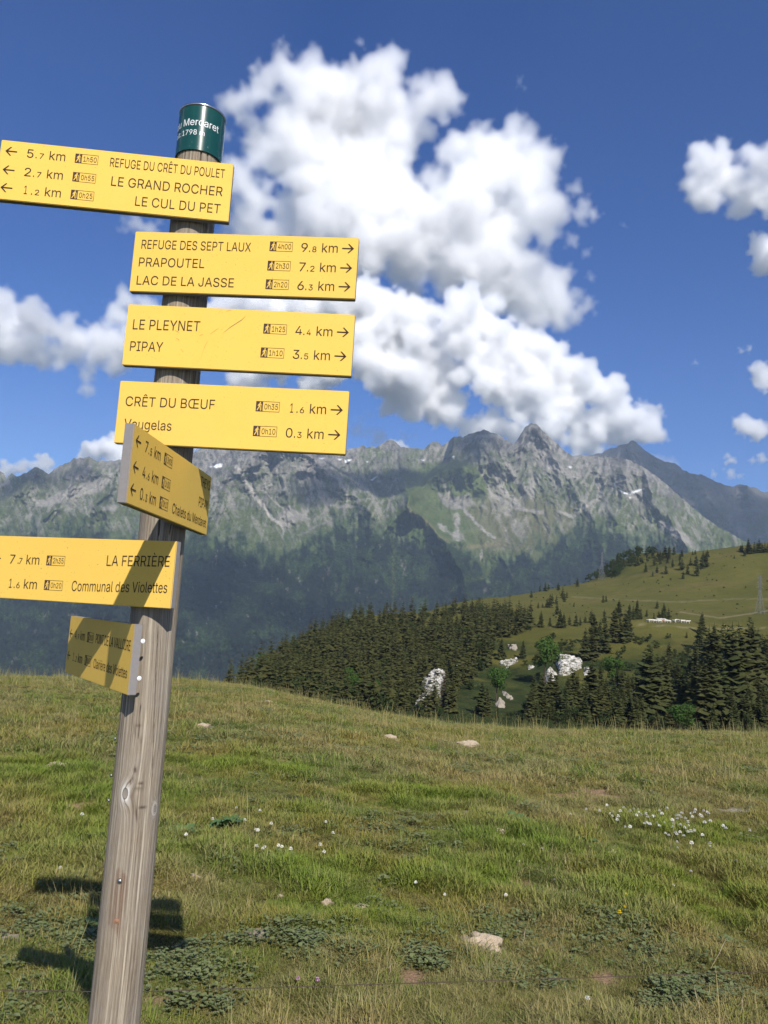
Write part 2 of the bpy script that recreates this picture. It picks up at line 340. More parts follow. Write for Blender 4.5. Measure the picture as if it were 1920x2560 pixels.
def paint_a(x, y, T, r1, r2):
    n = fbm(x / 22, y / 16, 5, .6); nb = fbm(x / 90 + 3, y / 70, 4); nd = fbm((x + y * .5) / 9, (y - x * .35) / 30, 4, .6); ns = fbm((x - y * .45) / 10, y / 60, 4, .6)
    rg = fbm((x + (y - 1100) * .25) / 8, y / 20, 5, .62, ridge=True); rh = fbm((x - (y - 1100) * .3) / 14 + 9, y / 36, 4, .6, ridge=True)
    Cc = np.zeros(x.shape + (3,)) + ROCK; Cc = Cc * (.45 + .75 * sstep(.42, .78, rg) + .35 * sstep(.5, .75, rh))[..., None]
    # alpine grass creeping up between the rocks
    gy = 1250 + np.interp(x, [0, 300, 600, 800, 1000, 1150, 1300, 1450, 1600, 1900], [-100, -90, -60, -40, -130, -140, -100, -60, -30, -20])
    w = sstep(-60, 90, y - gy + (n - .5) * 190 + (nb - .5) * 120); w = w * sstep(.92, .66, rg * .8 + n * .25); Cc = lay(Cc, GRASS * (.75 + .6 * n)[..., None], w * .92)
    w = poly_w(x, y, [(1010, 1180), (1080, 1155), (1160, 1150), (1230, 1200), (1200, 1260), (1260, 1330), (1180, 1370), (1090, 1375), (990, 1345), (955, 1330), (1010, 1260)], 10, 12); gp = w; Cc = lay(Cc, GRASS * 1.2, w * .9)
    w = poly_w(x, y, [(1160, 1260), (1300, 1230), (1480, 1290), (1420, 1370), (1330, 1400), (1200, 1370)], 25, 25); Cc = lay(Cc, OCHRE * .85, w * .55)
    w = 1 - sstep(2, 9, seg_d(x + (n - .5) * 22, y, [(1016, 1272), (1060, 1300), (1100, 1345), (1150, 1370), (1250, 1360)])); Cc = lay(Cc, OCHRE * 1.15, w * .8)
    # scree aprons, gullies and stream beds
    s = sstep(.55, .62, ns) * (1 - sstep(1330, 1400, y)) * sstep(1120, 1200, y); Cc = lay(Cc, SCREE * .85, s * .5 * sstep(.42, .6, nb + .08) * (1 - .85 * gp))
    s = sstep(.56, .62, nd) * (1 - sstep(1250, 1400, y)) * sstep(.45, .55, nb); Cc = lay(Cc, SCREE * .9, s * .6 * (1 - .85 * gp))
    for pts, wd, k in [([(592, 1168), (612, 1200), (630, 1230), (655, 1262), (680, 1295), (705, 1312)], 5, 1.25), ([(655, 1225), (700, 1262), (728, 1282)], 1.8, .8), ([(770, 1165), (778, 1205), (776, 1250), (762, 1292)], 3, .9), ([(800, 1180), (812, 1220)], 3, .8), ([(850, 1200), (868, 1240), (860, 1290)], 3, .85),
                       ([(706, 1310), (705, 1338)], 2, 1), ([(1105, 1200), (1120, 1240), (1150, 1270)], 4, 1), ([(1150, 1262), (1200, 1320), (1235, 1345)], 4, .9), ([(1140, 1290), (1148, 1345)], 6, .95), ([(1100, 1310), (1150, 1352)], 5, 1), ([(1200, 1170), (1235, 1240), (1290, 1270), (1360, 1280)], 5, .85),
                       ([(1240, 1190), (1262, 1235), (1300, 1262)], 6, .9), ([(1345, 1120), (1350, 1150), (1400, 1175), (1440, 1190)], 11, .85), ([(1400, 1280), (1430, 1295), (1460, 1270), (1500, 1245)], 4, 1), ([(1270, 1160), (1300, 1215), (1330, 1240), (1330, 1200)], 7, .85), ([(1460, 1140), (1500, 1160), (1560, 1220)], 5, .6),
                       ([(1650, 1310), (1700, 1340), (1740, 1370)], 9, .9), ([(1205, 1375), (1200, 1400), (1190, 1415)], 2.5, .8), ([(100, 1262), (180, 1238), (240, 1225), (278, 1195)], 8, .95), ([(275, 1170), (276, 1200)], 2, .9), ([(85, 1250), (95, 1255)], 4, 1), ([(262, 1270), (285, 1268)], 8, .8), ([(215, 1270), (222, 1290)], 3, .9),
                       ([(60, 1340), (110, 1310)], 3, .7), ([(0, 1215), (20, 1205)], 4, 1), ([(745, 1340), (800, 1310), (900, 1285)], 2.5, .6), ([(770, 1400), (830, 1355), (890, 1330)], 2, .6), ([(560, 1350), (600, 1335)], 5, .5), ([(1420, 1370), (1470, 1380)], 3, .7), ([(1465, 1240), (1474, 1295)], 2.5, .6)]:
        d = seg_d(x + (n - .5) * 14, y + (nb - .5) * 10, pts); w = 1 - sstep(wd * .45, wd * 1.35, d + (nd - .5) * wd * 1.6); Cc = lay(Cc, SCREE * k, w * .9)
    for pts, k in [([(690, 1285), (720, 1262), (760, 1285), (775, 1300), (740, 1306), (715, 1318), (700, 1312)], .85), ([(780, 1225), (815, 1225), (835, 1262), (880, 1262), (862, 1275), (810, 1262)], .8), ([(1090, 1225), (1130, 1245), (1175, 1235), (1190, 1262), (1150, 1275), (1110, 1262)], .7),
                   ([(1335, 1105), (1365, 1110), (1400, 1160), (1370, 1170), (1345, 1150)], .8), ([(1545, 1225), (1560, 1232), (1610, 1222), (1595, 1250), (1575, 1250)], .8), ([(1130, 1335), (1150, 1328), (1165, 1350), (1130, 1352)], .9), ([(130, 1240), (170, 1220), (250, 1195), (262, 1205), (200, 1240), (150, 1258), (110, 1265)], .85)]:
        w = poly_w(x, y, pts, 4, 7); Cc = lay(Cc, SCREE * k, w * .85)
    # woods on the lower slopes
    fy = np.interp(x, [-400, 0, 200, 330, 480, 620, 700, 780, 860, 960, 1040, 1100, 1180, 1220, 1290, 1380, 1460, 1560, 1700, 1950], [1330, 1345, 1330, 1350, 1335, 1370, 1395, 1360, 1315, 1330, 1350, 1345, 1400, 1420, 1400, 1370, 1330, 1340, 1390, 1450])
    ft = fy + (fbm(x / 24 + 9, y / 24, 5, .6) - .5) * 110 + (fbm(x / 9 + 9, y / 50, 4, .6) - .5) * 90
    w1 = sstep(-14, 22, y - ft); Cc = lay(Cc, SHRUB * (.75 + .5 * n)[..., None], sstep(-60, 10, y - ft) * .7)
    Cc = lay(Cc, FOREST * (.8 + .5 * n)[..., None], w1)
    shr = w1 * sstep(.47, .6, fbm(x / 50 + 40, y / 35, 5, .6)) * .85; Cc = lay(Cc, SHRUB * .75 * (.6 + .8 * n)[..., None], shr)
    for pts in ([(980, 1350), (985, 1380), (980, 1420), (984, 1480), (980, 1530)], [(1190, 1400), (1230, 1440), (1160, 1455), (1130, 1475)], [(1210, 1380), (1240, 1415), (1200, 1450)]):
        w = 1 - sstep(2, 6, seg_d(x + (n - .5) * 14, y, pts)); Cc = lay(Cc, GRASS * .8, w * .8)
    w = sstep(.74, .80, fbm(x / 10 + 60, y / 22, 3, .6)) * w1 * sstep(.45, .6, fbm(x / 120 + 5, y / 90, 3)); Cc = lay(Cc, SCREE * .6, w * .6)
    # snow left over in the gullies
    for pts in ([(1543, 1221), (1556, 1228), (1568, 1233), (1580, 1229), (1612, 1220), (1600, 1228), (1575, 1237), (1560, 1235)], [(533, 1166), (545, 1159), (557, 1160), (554, 1167), (540, 1171)], [(522, 1166), (530, 1165), (528, 1168)], [(862, 1150), (880, 1148), (872, 1155), (862, 1157)], [(797, 1146), (812, 1144), (805, 1149)], [(845, 1147), (856, 1147), (850, 1151)], [(1420, 1167), (1432, 1167), (1426, 1172)],
                [(915, 1155), (920, 1153), (920, 1157)], [(1053, 1149), (1063, 1149), (1058, 1152)], [(1131, 1141), (1136, 1139), (1135, 1147)], [(925, 1200), (945, 1190), (930, 1202)], [(1572, 1243), (1577, 1243), (1575, 1247)], [(1533, 1207), (1539, 1207), (1537, 1212)]):
        w = poly_w(x, y, pts, 1.2, 1.6); Cc = lay(Cc, SNOW, w)
    return Cc, w1
def paint_b(x, y, T, r1, r2):
    n = fbm(x / 22, y / 16, 5, .6)
    Cc = np.zeros(x.shape + (3,)) + ROCK * .6; Cc = Cc * (.8 + .45 * n)[..., None]  # far ridge tones darkened: its cloud shadow is painted into the colour
    Cc = lay(Cc, GRASS * .7, sstep(.5, .62, fbm(x / 40, y / 60 + 5, 4)) * sstep(1240, 1300, y)); return Cc, np.zeros(x.shape)
DC_A = [(1040, 7000), (1150, 6500), (1250, 5850), (1350, 5100), (1500, 4200), (1700, 3300), (1950, 2700)]
DC_B = [(1090, 9200), (1200, 8700), (1400, 7600), (1700, 6800)]
SP_A = [([(1330, 1057), (1300, 1110), (1250, 1150), (1180, 1170), (1100, 1180), (1040, 1210), (1010, 1270), (960, 1320), (900, 1420), (860, 1560)], 330, 40), ([(1020, 1230), (1020, 1262), (1060, 1300), (1110, 1350), (1150, 1420), (1180, 1560)], 520, 34), ([(1330, 1057), (1400, 1160), (1440, 1230), (1480, 1300), (1520, 1400)], 260, 40),
        ([(1211, 1075), (1200, 1140), (1170, 1200)], 250, 28), ([(690, 1084), (640, 1150), (560, 1200), (500, 1290), (470, 1400), (430, 1560)], 360, 48), ([(690, 1084), (800, 1160), (880, 1230), (930, 1280)], 330, 38), ([(690, 1100), (700, 1180), (720, 1240)], 240, 30), ([(223, 1142), (180, 1200), (120, 1290), (60, 1380)], 420, 40),
        ([(301, 1150), (270, 1230), (200, 1300), (210, 1400), (250, 1540)], 420, 42), ([(90, 1168), (60, 1220), (0, 1290)], 300, 34), ([(1565, 1146), (1560, 1230), (1540, 1300)], 300, 34), ([(1614, 1173), (1640, 1260), (1700, 1330), (1740, 1400)], 360, 36), ([(360, 1400), (330, 1480), (340, 1600)], 260, 50), ([(700, 1400), (650, 1500), (600, 1600)], 260, 50), ([(1330, 1380), (1290, 1450), (1260, 1540)], 240, 40)]
SP_B = [([(1579, 1101), (1620, 1200), (1700, 1300)], 300, 34), ([(1743, 1188), (1780, 1260), (1860, 1340)], 350, 34), ([(1866, 1213), (1900, 1290), (1950, 1380)], 350, 30)]
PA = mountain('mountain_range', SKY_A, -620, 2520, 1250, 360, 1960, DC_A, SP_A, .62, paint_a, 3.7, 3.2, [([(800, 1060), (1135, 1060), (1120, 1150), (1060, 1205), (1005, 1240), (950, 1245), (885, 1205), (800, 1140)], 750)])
PB = mountain('far_peak_ridge', SKY_B, 1250, 2560, 420, 200, 1720, DC_B, SP_B, .8, paint_b, 8.1, 3.6)
me = bpy.data.meshes.new('valley_floor'); S = 9000
me.from_pydata([(-S, -2500, -640), (S, -2500, -640), (S, 9800, -640), (-S, 9800, -640)], [], [(0, 1, 2, 3)])
g = obj('valley_floor', me, simple('valley_woods', (.03, .045, .02), .95, .05, .4, .002)); g['kind'] = 'structure'

# ------------------------------------------------------------------ haze
top = max(PA[..., 2].max(), PB[..., 2].max()) + 40
bm = bmesh.new(); bmesh.ops.create_cube(bm, size=1)
for v in bm.verts: v.co = Vector((v.co.x * 19000, 3650 + v.co.y * 12800, -641 + (v.co.z + .5) * (top + 641)))
t = NT('haze_air'); v = t.n('ShaderNodeVolumePrincipled'); v.inputs['Color'].default_value = (.62, .78, 1, 1)
v.inputs['Density'].default_value = 4.2e-5; v.inputs['Anisotropy'].default_value = 0.0; t.t.links.new(v.outputs[0], t.out.inputs['Volume'])
hz = obj('haze', bm, t.m); hz['kind'] = 'stuff'

# ------------------------------------------------------------------ clouds: real volumes, far beyond and above the haze
def cloud_points(blobs, D, seed, fluff=1.0, flat=1.0, kids=34, grand=9):
    r_ = np.random.default_rng(seed); P, Rd = [], []
    for px, py, pr in blobs:
        c = CAM + pray(px, py) * D; c[1] += r_.normal() * pr / FPX * D * .5; R = pr / FPX * D
        P.append(c); Rd.append(R * .62)
        for _ in range(kids):
            v = r_.normal(size=3); v /= np.linalg.norm(v); v[2] *= flat
            p = c + v * R * r_.uniform(.4, .95); q = R * (r_.uniform(.12, .46) if r_.random() < .8 else r_.uniform(.08, .2)) * fluff; P.append(p); Rd.append(q)
            for _ in range(grand):
                w = r_.normal(size=3); w /= np.linalg.norm(w)
                if w @ v < -.2: w = -w
                g_ = p + w * q * r_.uniform(.8, 1.1); s_ = q * r_.uniform(.16, .5); P.append(g_); Rd.append(s_)
                for _ in range(4):
                    x_ = r_.normal(size=3); x_ /= np.linalg.norm(x_)
                    if x_ @ w < -.1: x_ = -x_
                    P.append(g_ + x_ * s_ * r_.uniform(.8, 1.25)); Rd.append(s_ * r_.uniform(.2, .5))
    return np.array(P), np.array(Rd)
def cloud(name, blobs, D, seed, density=.014, voxel=34, amp=(110, 30), scale=(700, 170), fluff=1.0, flat=1.0, kids=34, grand=9, pts=None, soft=600):
    P, Rd = pts if pts is not None else cloud_points(blobs, D, seed, fluff, flat, kids, grand)
    k = D / 12000.
    me = bpy.data.meshes.new(name); me.vertices.add(len(P)); me.vertices.foreach_set('co', P.astype('f4').ravel())
    a = me.attributes.new('puff', 'FLOAT', 'POINT'); a.data.foreach_set('value', Rd.astype('f4'))
    o = bpy.data.objects.new(name, me); link(o)
    ng = bpy.data.node_groups.new('cloud_builder', 'GeometryNodeTree'); ng.interface.new_socket('Geometry', in_out='INPUT', socket_type='NodeSocketGeometry'); ng.interface.new_socket('Geometry', in_out='OUTPUT', socket_type='NodeSocketGeometry')
    N = ng.nodes.new; Lk = ng.links.new; gi = N('NodeGroupInput'); go = N('NodeGroupOutput')
    mp = N('GeometryNodeMeshToPoints'); na = N('GeometryNodeInputNamedAttribute'); na.data_type = 'FLOAT'; na.inputs[0].default_value = 'puff'
    Lk(gi.outputs[0], mp.inputs[0]); Lk(na.outputs[0], mp.inputs['Radius'])
    pv = N('GeometryNodePointsToVolume'); Lk(mp.outputs[0], pv.inputs[0]); Lk(na.outputs[0], pv.inputs['Radius']); pv.resolution_mode = 'VOXEL_SIZE'; pv.inputs['Voxel Size'].default_value = voxel * k
    vm = N('GeometryNodeVolumeToMesh'); Lk(pv.outputs[0], vm.inputs[0]); vm.inputs['Threshold'].default_value = .3; src = vm.outputs[0]
    for sc_, am, det in zip(scale, amp, (7, 5)):
        spn = N('GeometryNodeSetPosition'); Lk(src, spn.inputs[0]); nz_ = N('ShaderNodeTexNoise'); nz_.inputs['Scale'].default_value = 1 / (sc_ * k); nz_.inputs['Detail'].default_value = det; nz_.inputs['Roughness'].default_value = .58
        ps = N('GeometryNodeInputPosition'); Lk(ps.outputs[0], nz_.inputs['Vector']); nm = N('GeometryNodeInputNormal')
        mm = N('ShaderNodeMath'); mm.operation = 'MULTIPLY_ADD'; Lk(nz_.outputs[0], mm.inputs[0]); mm.inputs[1].default_value = 2 * am * k; mm.inputs[2].default_value = -am * k * 1.05
        vv_ = N('ShaderNodeVectorMath'); vv_.operation = 'SCALE'; Lk(nm.outputs[0], vv_.inputs[0]); Lk(mm.outputs[0], vv_.inputs['Scale']); Lk(vv_.outputs[0], spn.inputs['Offset']); src = spn.outputs[0]
    mv = N('GeometryNodeMeshToVolume'); Lk(src, mv.inputs['Mesh']); mv.resolution_mode = 'VOXEL_SIZE'; mv.inputs['Voxel Size'].default_value = voxel * k * .8; mv.inputs['Interior Band Width'].default_value = soft * k; src = mv.outputs[0]
    t = NT(name); v = t.n('ShaderNodeVolumePrincipled'); v.inputs['Color'].default_value = (1, 1, 1, 1); v.inputs['Density'].default_value = density / k; v.inputs['Anisotropy'].default_value = .3
    t.t.links.new(v.outputs[0], t.out.inputs['Volume'])
    sm = N('GeometryNodeSetMaterial'); sm.inputs['Material'].default_value = t.m; Lk(src, sm.inputs[0]); Lk(sm.outputs[0], go.inputs[0])
    md = o.modifiers.new('cloud', 'NODES'); md.node_group = ng
    o['kind'] = 'structure'; return o
A = [(1030, 690, 26), (1050, 715, 24), (560, 330, 24), (555, 270, 22), (700, 150, 38), (672, 190, 50), (640, 235, 42), (745, 215, 70), (830, 235, 85), (930, 235, 85), (1000, 265, 80), (1080, 275, 62), (1125, 275, 42), (850, 330, 110), (950, 350, 95), (760, 320, 95), (590, 270, 48), (630, 320, 55), (700, 360, 75),
     (800, 430, 100), (900, 460, 110), (980, 500, 100), (860, 560, 110), (760, 510, 80), (960, 610, 100), (1060, 560, 95), (1100, 470, 50), (1040, 440, 42), (1150, 390, 62), (1215, 345, 55), (1280, 355, 62), (1340, 400, 62), (1230, 430, 85), (1310, 460, 75), (1180, 490, 80), (1130, 560, 85),
     (1240, 560, 105), (1340, 560, 80), (1180, 650, 90), (1290, 660, 95), (1370, 690, 75), (1100, 640, 80), (1230, 740, 62), (1320, 760, 60), (1410, 760, 58), (1455, 775, 34), (1020, 650, 80), (900, 650, 80), (700, 590, 70), (610, 470, 52), (640, 520, 60), (585, 540, 55), (660, 580, 60), (600, 610, 60), (1290, 720, 60)]
B = [(905, 745, 66), (980, 770, 62), (840, 760, 75), (760, 760, 70), (680, 770, 70), (600, 765, 60), (540, 770, 45), (930, 830, 90), (1030, 845, 85), (830, 860, 90), (700, 860, 80), (600, 860, 70), (1163, 775, 58), (1125, 800, 45), (1215, 805, 58), (1150, 850, 62), (1250, 860, 72), (1320, 895, 66), (1380, 925, 62), (1435, 950, 62), (1485, 975, 55),
     (1525, 1005, 42), (1565, 1060, 55), (1610, 1075, 48), (1495, 1055, 66), (1400, 1030, 68), (1310, 990, 68), (1220, 960, 70), (1120, 920, 85), (1020, 930, 85), (1090, 990, 70), (1000, 990, 58), (930, 930, 60), (1290, 1060, 40), (1215, 1060, 40), (1170, 1075, 32), (1360, 1080, 50), (1440, 1100, 45), (1640, 1030, 26), (1600, 1015, 22), (800, 940, 60), (620, 940, 50)]
Cc_ = [(-60, 800, 60), (0, 790, 50), (60, 795, 44), (115, 820, 46), (175, 835, 44), (235, 835, 40), (285, 790, 34), (310, 750, 30), (95, 870, 42), (20, 860, 46), (-60, 880, 50), (160, 885, 40), (290, 870, 50), (235, 890, 30), (205, 930, 22), (210, 965, 16), (340, 850, 45), (380, 780, 40)]
Dd_ = [(1755, 395, 40), (1800, 400, 46), (1735, 430, 34), (1765, 460, 48), (1830, 430, 50), (1890, 420, 50), (1940, 440, 60), (1870, 480, 46), (1770, 510, 30), (1930, 500, 45)]
E_ = [(1885, 620, 20), (1915, 635, 28), (1905, 665, 16), (1950, 640, 34), (1908, 915, 16), (1925, 930, 22), (1910, 960, 14), (1855, 1062, 18), (1885, 1068, 24), (1915, 1072, 20), (1842, 1060, 12), (1815, 1141, 9), (1835, 1147, 11), (1900, 1152, 12), (1885, 1148, 9), (1795, 1183, 9), (1822, 1185, 13), (1848, 1190, 9), (1740, 903, 7), (1852, 880, 9), (1870, 876, 8)]
F_ = [(108, 1150, 17), (92, 1162, 13), (125, 1165, 18), (60, 1170, 16), (20, 1180, 18), (215, 1140, 20), (250, 1130, 24), (290, 1125, 28), (340, 1130, 30), (480, 1125, 18), (985, 1112, 16), (1010, 1118, 12), (965, 1118, 12), (1185, 1075, 30), (1240, 1060, 32), (1280, 1085, 26)]
W_ = [(1440, 470, 22), (1470, 500, 22), (1450, 540, 26), (1490, 530, 18), (1420, 510, 22), (1430, 600, 20), (1460, 640, 14), (1480, 690, 14), (1300, 200, 12), (1312, 225, 9), (700, 105, 14), (715, 130, 18), (760, 160, 16), (1560, 565, 10), (1550, 560, 7), (335, 555, 26), (370, 570, 26), (310, 570, 14), (950, 1085, 26), (890, 1080, 22), (1010, 1090, 16), (1040, 1088, 12), (900, 1045, 12), (925, 1040, 12), (1570, 985, 10), (1650, 1150, 20), (1690, 1160, 20)]
cloud('cloud', [(a, b, r * 1.06) for a, b, r in A], 13600, 1, density=.027, soft=430, kids=46, amp=(170, 42), voxel=30)
cloud('cloud', [(a, b, r * 1.05) for a, b, r in B], 11400, 2, density=.052, soft=230, voxel=25, kids=46, amp=(120, 36), scale=(520, 120))
cloud('cloud', [(a, b, r * 1.3) for a, b, r in Cc_], 13000, 3, density=.03, soft=260)
cloud('cloud', [(a, b, r * 1.2) for a, b, r in Dd_], 12000, 4, density=.03, soft=220)
cloud('cloud', [(a, b, r * 1.6) for a, b, r in E_], 12500, 5, density=.02, voxel=20, amp=(20, 8), scale=(200, 80), kids=26, soft=60)
cloud('cloud', [(a, b, r * 1.5) for a, b, r in F_], 11300, 6, density=.05, voxel=24, amp=(25, 8), scale=(200, 80), kids=26, soft=80)
cloud('cloud_wisps', [(a, b, r * 1.5) for a, b, r in W_], 12500, 7, density=.006, voxel=22, amp=(30, 8), scale=(200, 70), kids=22, flat=.8, soft=120)
# the same broken cumulus goes on round the rest of the sky (kept clear of the sun)
r_ = np.random.default_rng(40); PP, RR_ = [], []
for k in range(46):
    az = r_.uniform(-180, 180); el = r_.uniform(9, 62)
    if abs(az) < 52 and el < 58: continue
    if abs((az - 163 + 180) % 360 - 180) < 38 and el > 14: continue
    dist = r_.uniform(10500, 15000) / max(.45, math.cos(math.radians(el))); a_, e_ = math.radians(az), math.radians(el)
    c = np.array([math.sin(a_) * math.cos(e_), math.cos(a_) * math.cos(e_), math.sin(e_)]) * dist
    for j in range(int(r_.integers(5, 11))):
        q = c + r_.normal(size=3) * [900, 900, 330]; R = r_.uniform(350, 800)
        if q[2] < top + 1300 + R and math.hypot(q[0], q[1]) < 15000 and abs(q[0]) < 9600 + R and -2900 - R < q[1] < 10100 + R: q[2] = top + 1300 + R
        PP.append(q); RR_.append(R)
        for _ in range(12): v = r_.normal(size=3); v /= np.linalg.norm(v); PP.append(q + v * R * .75); RR_.append(R * r_.uniform(.25, .5))
cloud('cloud', None, 12000, 8, density=.008, voxel=110, amp=(260,), scale=(900,), pts=(np.array(PP), np.array(RR_)))

# clouds high outside the picture whose shadows lie on the mountains, as in the photograph
def shade_cloud(spots, tt, seed, R=(260, 420), n=5):
    r_ = np.random.default_rng(seed); PP, RR_ = [], []; sv = np.array(sun_dir)
    for px, py, D in spots:
        P0 = CAM + pray(px, py) * D; q0 = P0 + sv * tt; x_, y_ = to_px(q0); print('shade cloud', px, py, q0.round(), (int(x_), int(y_)))
        for _ in range(n):
            q = q0 + r_.normal(size=3) * [180, 180, 60]; R_0 = r_.uniform(*R); PP.append(q); RR_.append(R_0)
            for _ in range(10): v = r_.normal(size=3); v /= np.linalg.norm(v); PP.append(q + v * R_0 * .8 * [1, 1, .6]); RR_.append(R_0 * r_.uniform(.25, .5))
    cloud('cloud', None, 12000, seed, density=.010, voxel=60, amp=(120,), scale=(500,), pts=(np.array(PP), np.array(RR_)))
shade_cloud([(1560, 1125, 9050), (1640, 1170, 8900), (1730, 1215, 8600), (1800, 1260, 8300), (1880, 1300, 8000), (1900, 1390, 7600)], 5200, 51)
shade_cloud([(900, 1150, 6500), (980, 1160, 6500), (1050, 1215, 6200), (940, 1210, 6200)], 6500, 52, R=(200, 330), n=5)
shade_cloud([(1185, 1120, 6600), (20, 1240, 5900), (100, 1210, 6100), (560, 1480, 4300), (700, 1510, 4200)], 6500, 53, R=(170, 260), n=3)


# ------------------------------------------------------------------ trees
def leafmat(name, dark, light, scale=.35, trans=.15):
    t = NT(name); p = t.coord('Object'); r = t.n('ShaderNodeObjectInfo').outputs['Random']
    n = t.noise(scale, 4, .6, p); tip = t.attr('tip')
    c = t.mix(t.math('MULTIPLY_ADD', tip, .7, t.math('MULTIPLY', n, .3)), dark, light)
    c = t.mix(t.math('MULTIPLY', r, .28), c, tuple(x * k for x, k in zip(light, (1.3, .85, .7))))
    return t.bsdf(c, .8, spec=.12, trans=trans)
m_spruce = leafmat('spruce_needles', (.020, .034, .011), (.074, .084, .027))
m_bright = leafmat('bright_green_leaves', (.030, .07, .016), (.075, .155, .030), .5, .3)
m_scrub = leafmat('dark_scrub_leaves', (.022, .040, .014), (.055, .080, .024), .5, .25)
m_bark = simple('bark', (.085, .065, .05), .95, .05, .4, 6); m_dead = simple('dead_twigs', (.085, .062, .042), .95, .05, .4, 3)
def spruce_mesh(seed, h=1.0, spread=.20, levels=26, per=9, ragged=.2, seg=3):
    """unit-height spruce: drooping jagged boughs round a tapered trunk"""
    r = random.Random(seed); V_, F_, tp = [], [], []
    lean = r.uniform(-.02, .02)
    for L in range(levels):
        f = max(0, (L + r.uniform(-.3, .3)) / levels) ** .84; z0 = .05 + .93 * f; rad = spread * (1 - f) ** .72 * (1 + r.uniform(-ragged, ragged)) + .02
        if f < .08: rad *= .75
        n_ = max(4, int(per * (1 - f * .55)))
        off = r.uniform(0, 6.3)
        for k in range(n_):
            z0 = min(.985, max(.04, .05 + .93 * f + r.uniform(-.75, .75) / levels)); a = off + k * 2 * math.pi / n_ + r.uniform(-.3, .3); rl = rad * r.uniform(.62, 1.18); w = rl * r.uniform(.26, .42) + .006
            droop = r.uniform(.16, .5) * (1 - f * .6); ca, sa = math.cos(a), math.sin(a); base = len(V_)
            for s in range(seg + 1):
                q = s / seg; x = rl * q; z = z0 + rl * (.28 * q - droop * q * q * 1.6); ww = w * math.sin(math.pi * min(1, q * .8 + .18)) ** .8 * (1 if s < seg else .15) * r.uniform(.7, 1.3); dz = -ww * r.uniform(.35, .8)
                for sd, dd_ in ((-1, dz), (0, 0), (1, dz)):
                    V_.append((ca * x - sa * ww * sd + lean * z, sa * x + ca * ww * sd, z + dd_)); tp.append(q * (1 if sd else .85))
            for s in range(seg):
                for sd in (0, 1):
                    i = base + s * 3 + sd; F_.append((i, i + 3, i + 4, i + 1))
    # leader
    b0 = len(V_); V_ += [(.006, 0, .95), (-.003, .005, .95), (-.003, -.005, .95), (0, 0, 1.03)]; tp += [1] * 4; F_ += [(b0, b0 + 1, b0 + 3), (b0 + 1, b0 + 2, b0 + 3), (b0 + 2, b0, b0 + 3)]
    return V_, F_, tp
def trunk_mesh(h=1.0, r0=.018):
    V_, F_ = [], []
    for i, z in enumerate((-.06, 0, .5, .86)):
        rr_ = r0 * (1 - z * .9)
        for k in range(7): V_.append((rr_ * math.cos(k * .8976), rr_ * math.sin(k * .8976), z))
        if i:
            for k in range(7): a = (i - 1) * 7; F_.append((a + k, a + (k + 1) % 7, a + 7 + (k + 1) % 7, a + 7 + k))
    return V_, F_
def bush_mesh(seed, tall=1.0, n=900, wid=.42, leaf=.035, trunk=True):
    """broadleaf crown: leaf faces spread through an uneven group of clumps"""
    r = random.Random(seed); V_, F_, tp = [], [], []
    cl = []
    for k in range(11):
        a = r.uniform(0, 6.28); zz_ = r.uniform(.22, .88); rr_ = wid * .62 * math.sqrt(max(.05, 1 - ((zz_ - .45) / .55) ** 2)) * r.uniform(.2, 1); cl.append((rr_ * math.cos(a), rr_ * math.sin(a), zz_ * tall, r.uniform(.10, .19)))
    for k in range(n):
        c_ = r.choice(cl); d = Vector((r.gauss(0, 1), r.gauss(0, 1), r.gauss(0, 1))).normalized(); q = c_[3] * r.uniform(.55, 1.08)
        p = Vector(c_[:3]) + Vector((d.x * q, d.y * q, d.z * q * .85))
        if p.z < .02: p.z = .02 + r.random() * .05
        up = (d + Vector((r.uniform(-.6, .6), r.uniform(-.6, .6), r.uniform(-.2, .8)))).normalized(); t1 = up.orthogonal().normalized(); t2 = up.cross(t1); ang = r.uniform(0, 6.28)
        e1 = (t1 * math.cos(ang) + t2 * math.sin(ang)) * leaf * r.uniform(.6, 1.4); e2 = (t2 * math.cos(ang) - t1 * math.sin(ang)) * leaf * r.uniform(.5, 1)
        b0 = len(V_); V_ += [tuple(p - e1), tuple(p - e2 * .8), tuple(p + e1 * 1.1), tuple(p + e2)]; tp += [.2 + .8 * r.random() * (q / c_[3])] * 4; F_.append((b0, b0 + 1, b0 + 2, b0 + 3))
    return V_, F_, tp
def cached(name, dat, mat):
    V_, F_, tp = dat; me = poly_mesh(name, V_, F_, False, dict(tip=tp)); me.materials.append(mat); return me
SPR = [cached('spruce_crown', spruce_mesh(k, spread=.215 + .022 * (k % 4), levels=26 + 2 * (k % 3), per=11), m_spruce) for k in range(7)]
SPR_LO = [cached('spruce_crown_small', spruce_mesh(20 + k, spread=.27, levels=16, per=9, ragged=.28, seg=2), m_spruce) for k in range(5)]
SPR_DEAD = cached('dead_crown', spruce_mesh(77, spread=.13, levels=22, per=6, ragged=.5), m_dead)
BR = [cached('leafy_crown', bush_mesh(50 + k, n=1500, leaf=.026), m_bright) for k in range(2)]
SC = [cached('scrub_crown', bush_mesh(60 + k, n=700, leaf=.036, wid=.62), m_scrub) for k in range(4)]
tv, tf = trunk_mesh(); TRK = poly_mesh('trunk', tv, tf, True); TRK.materials.append(m_bark)
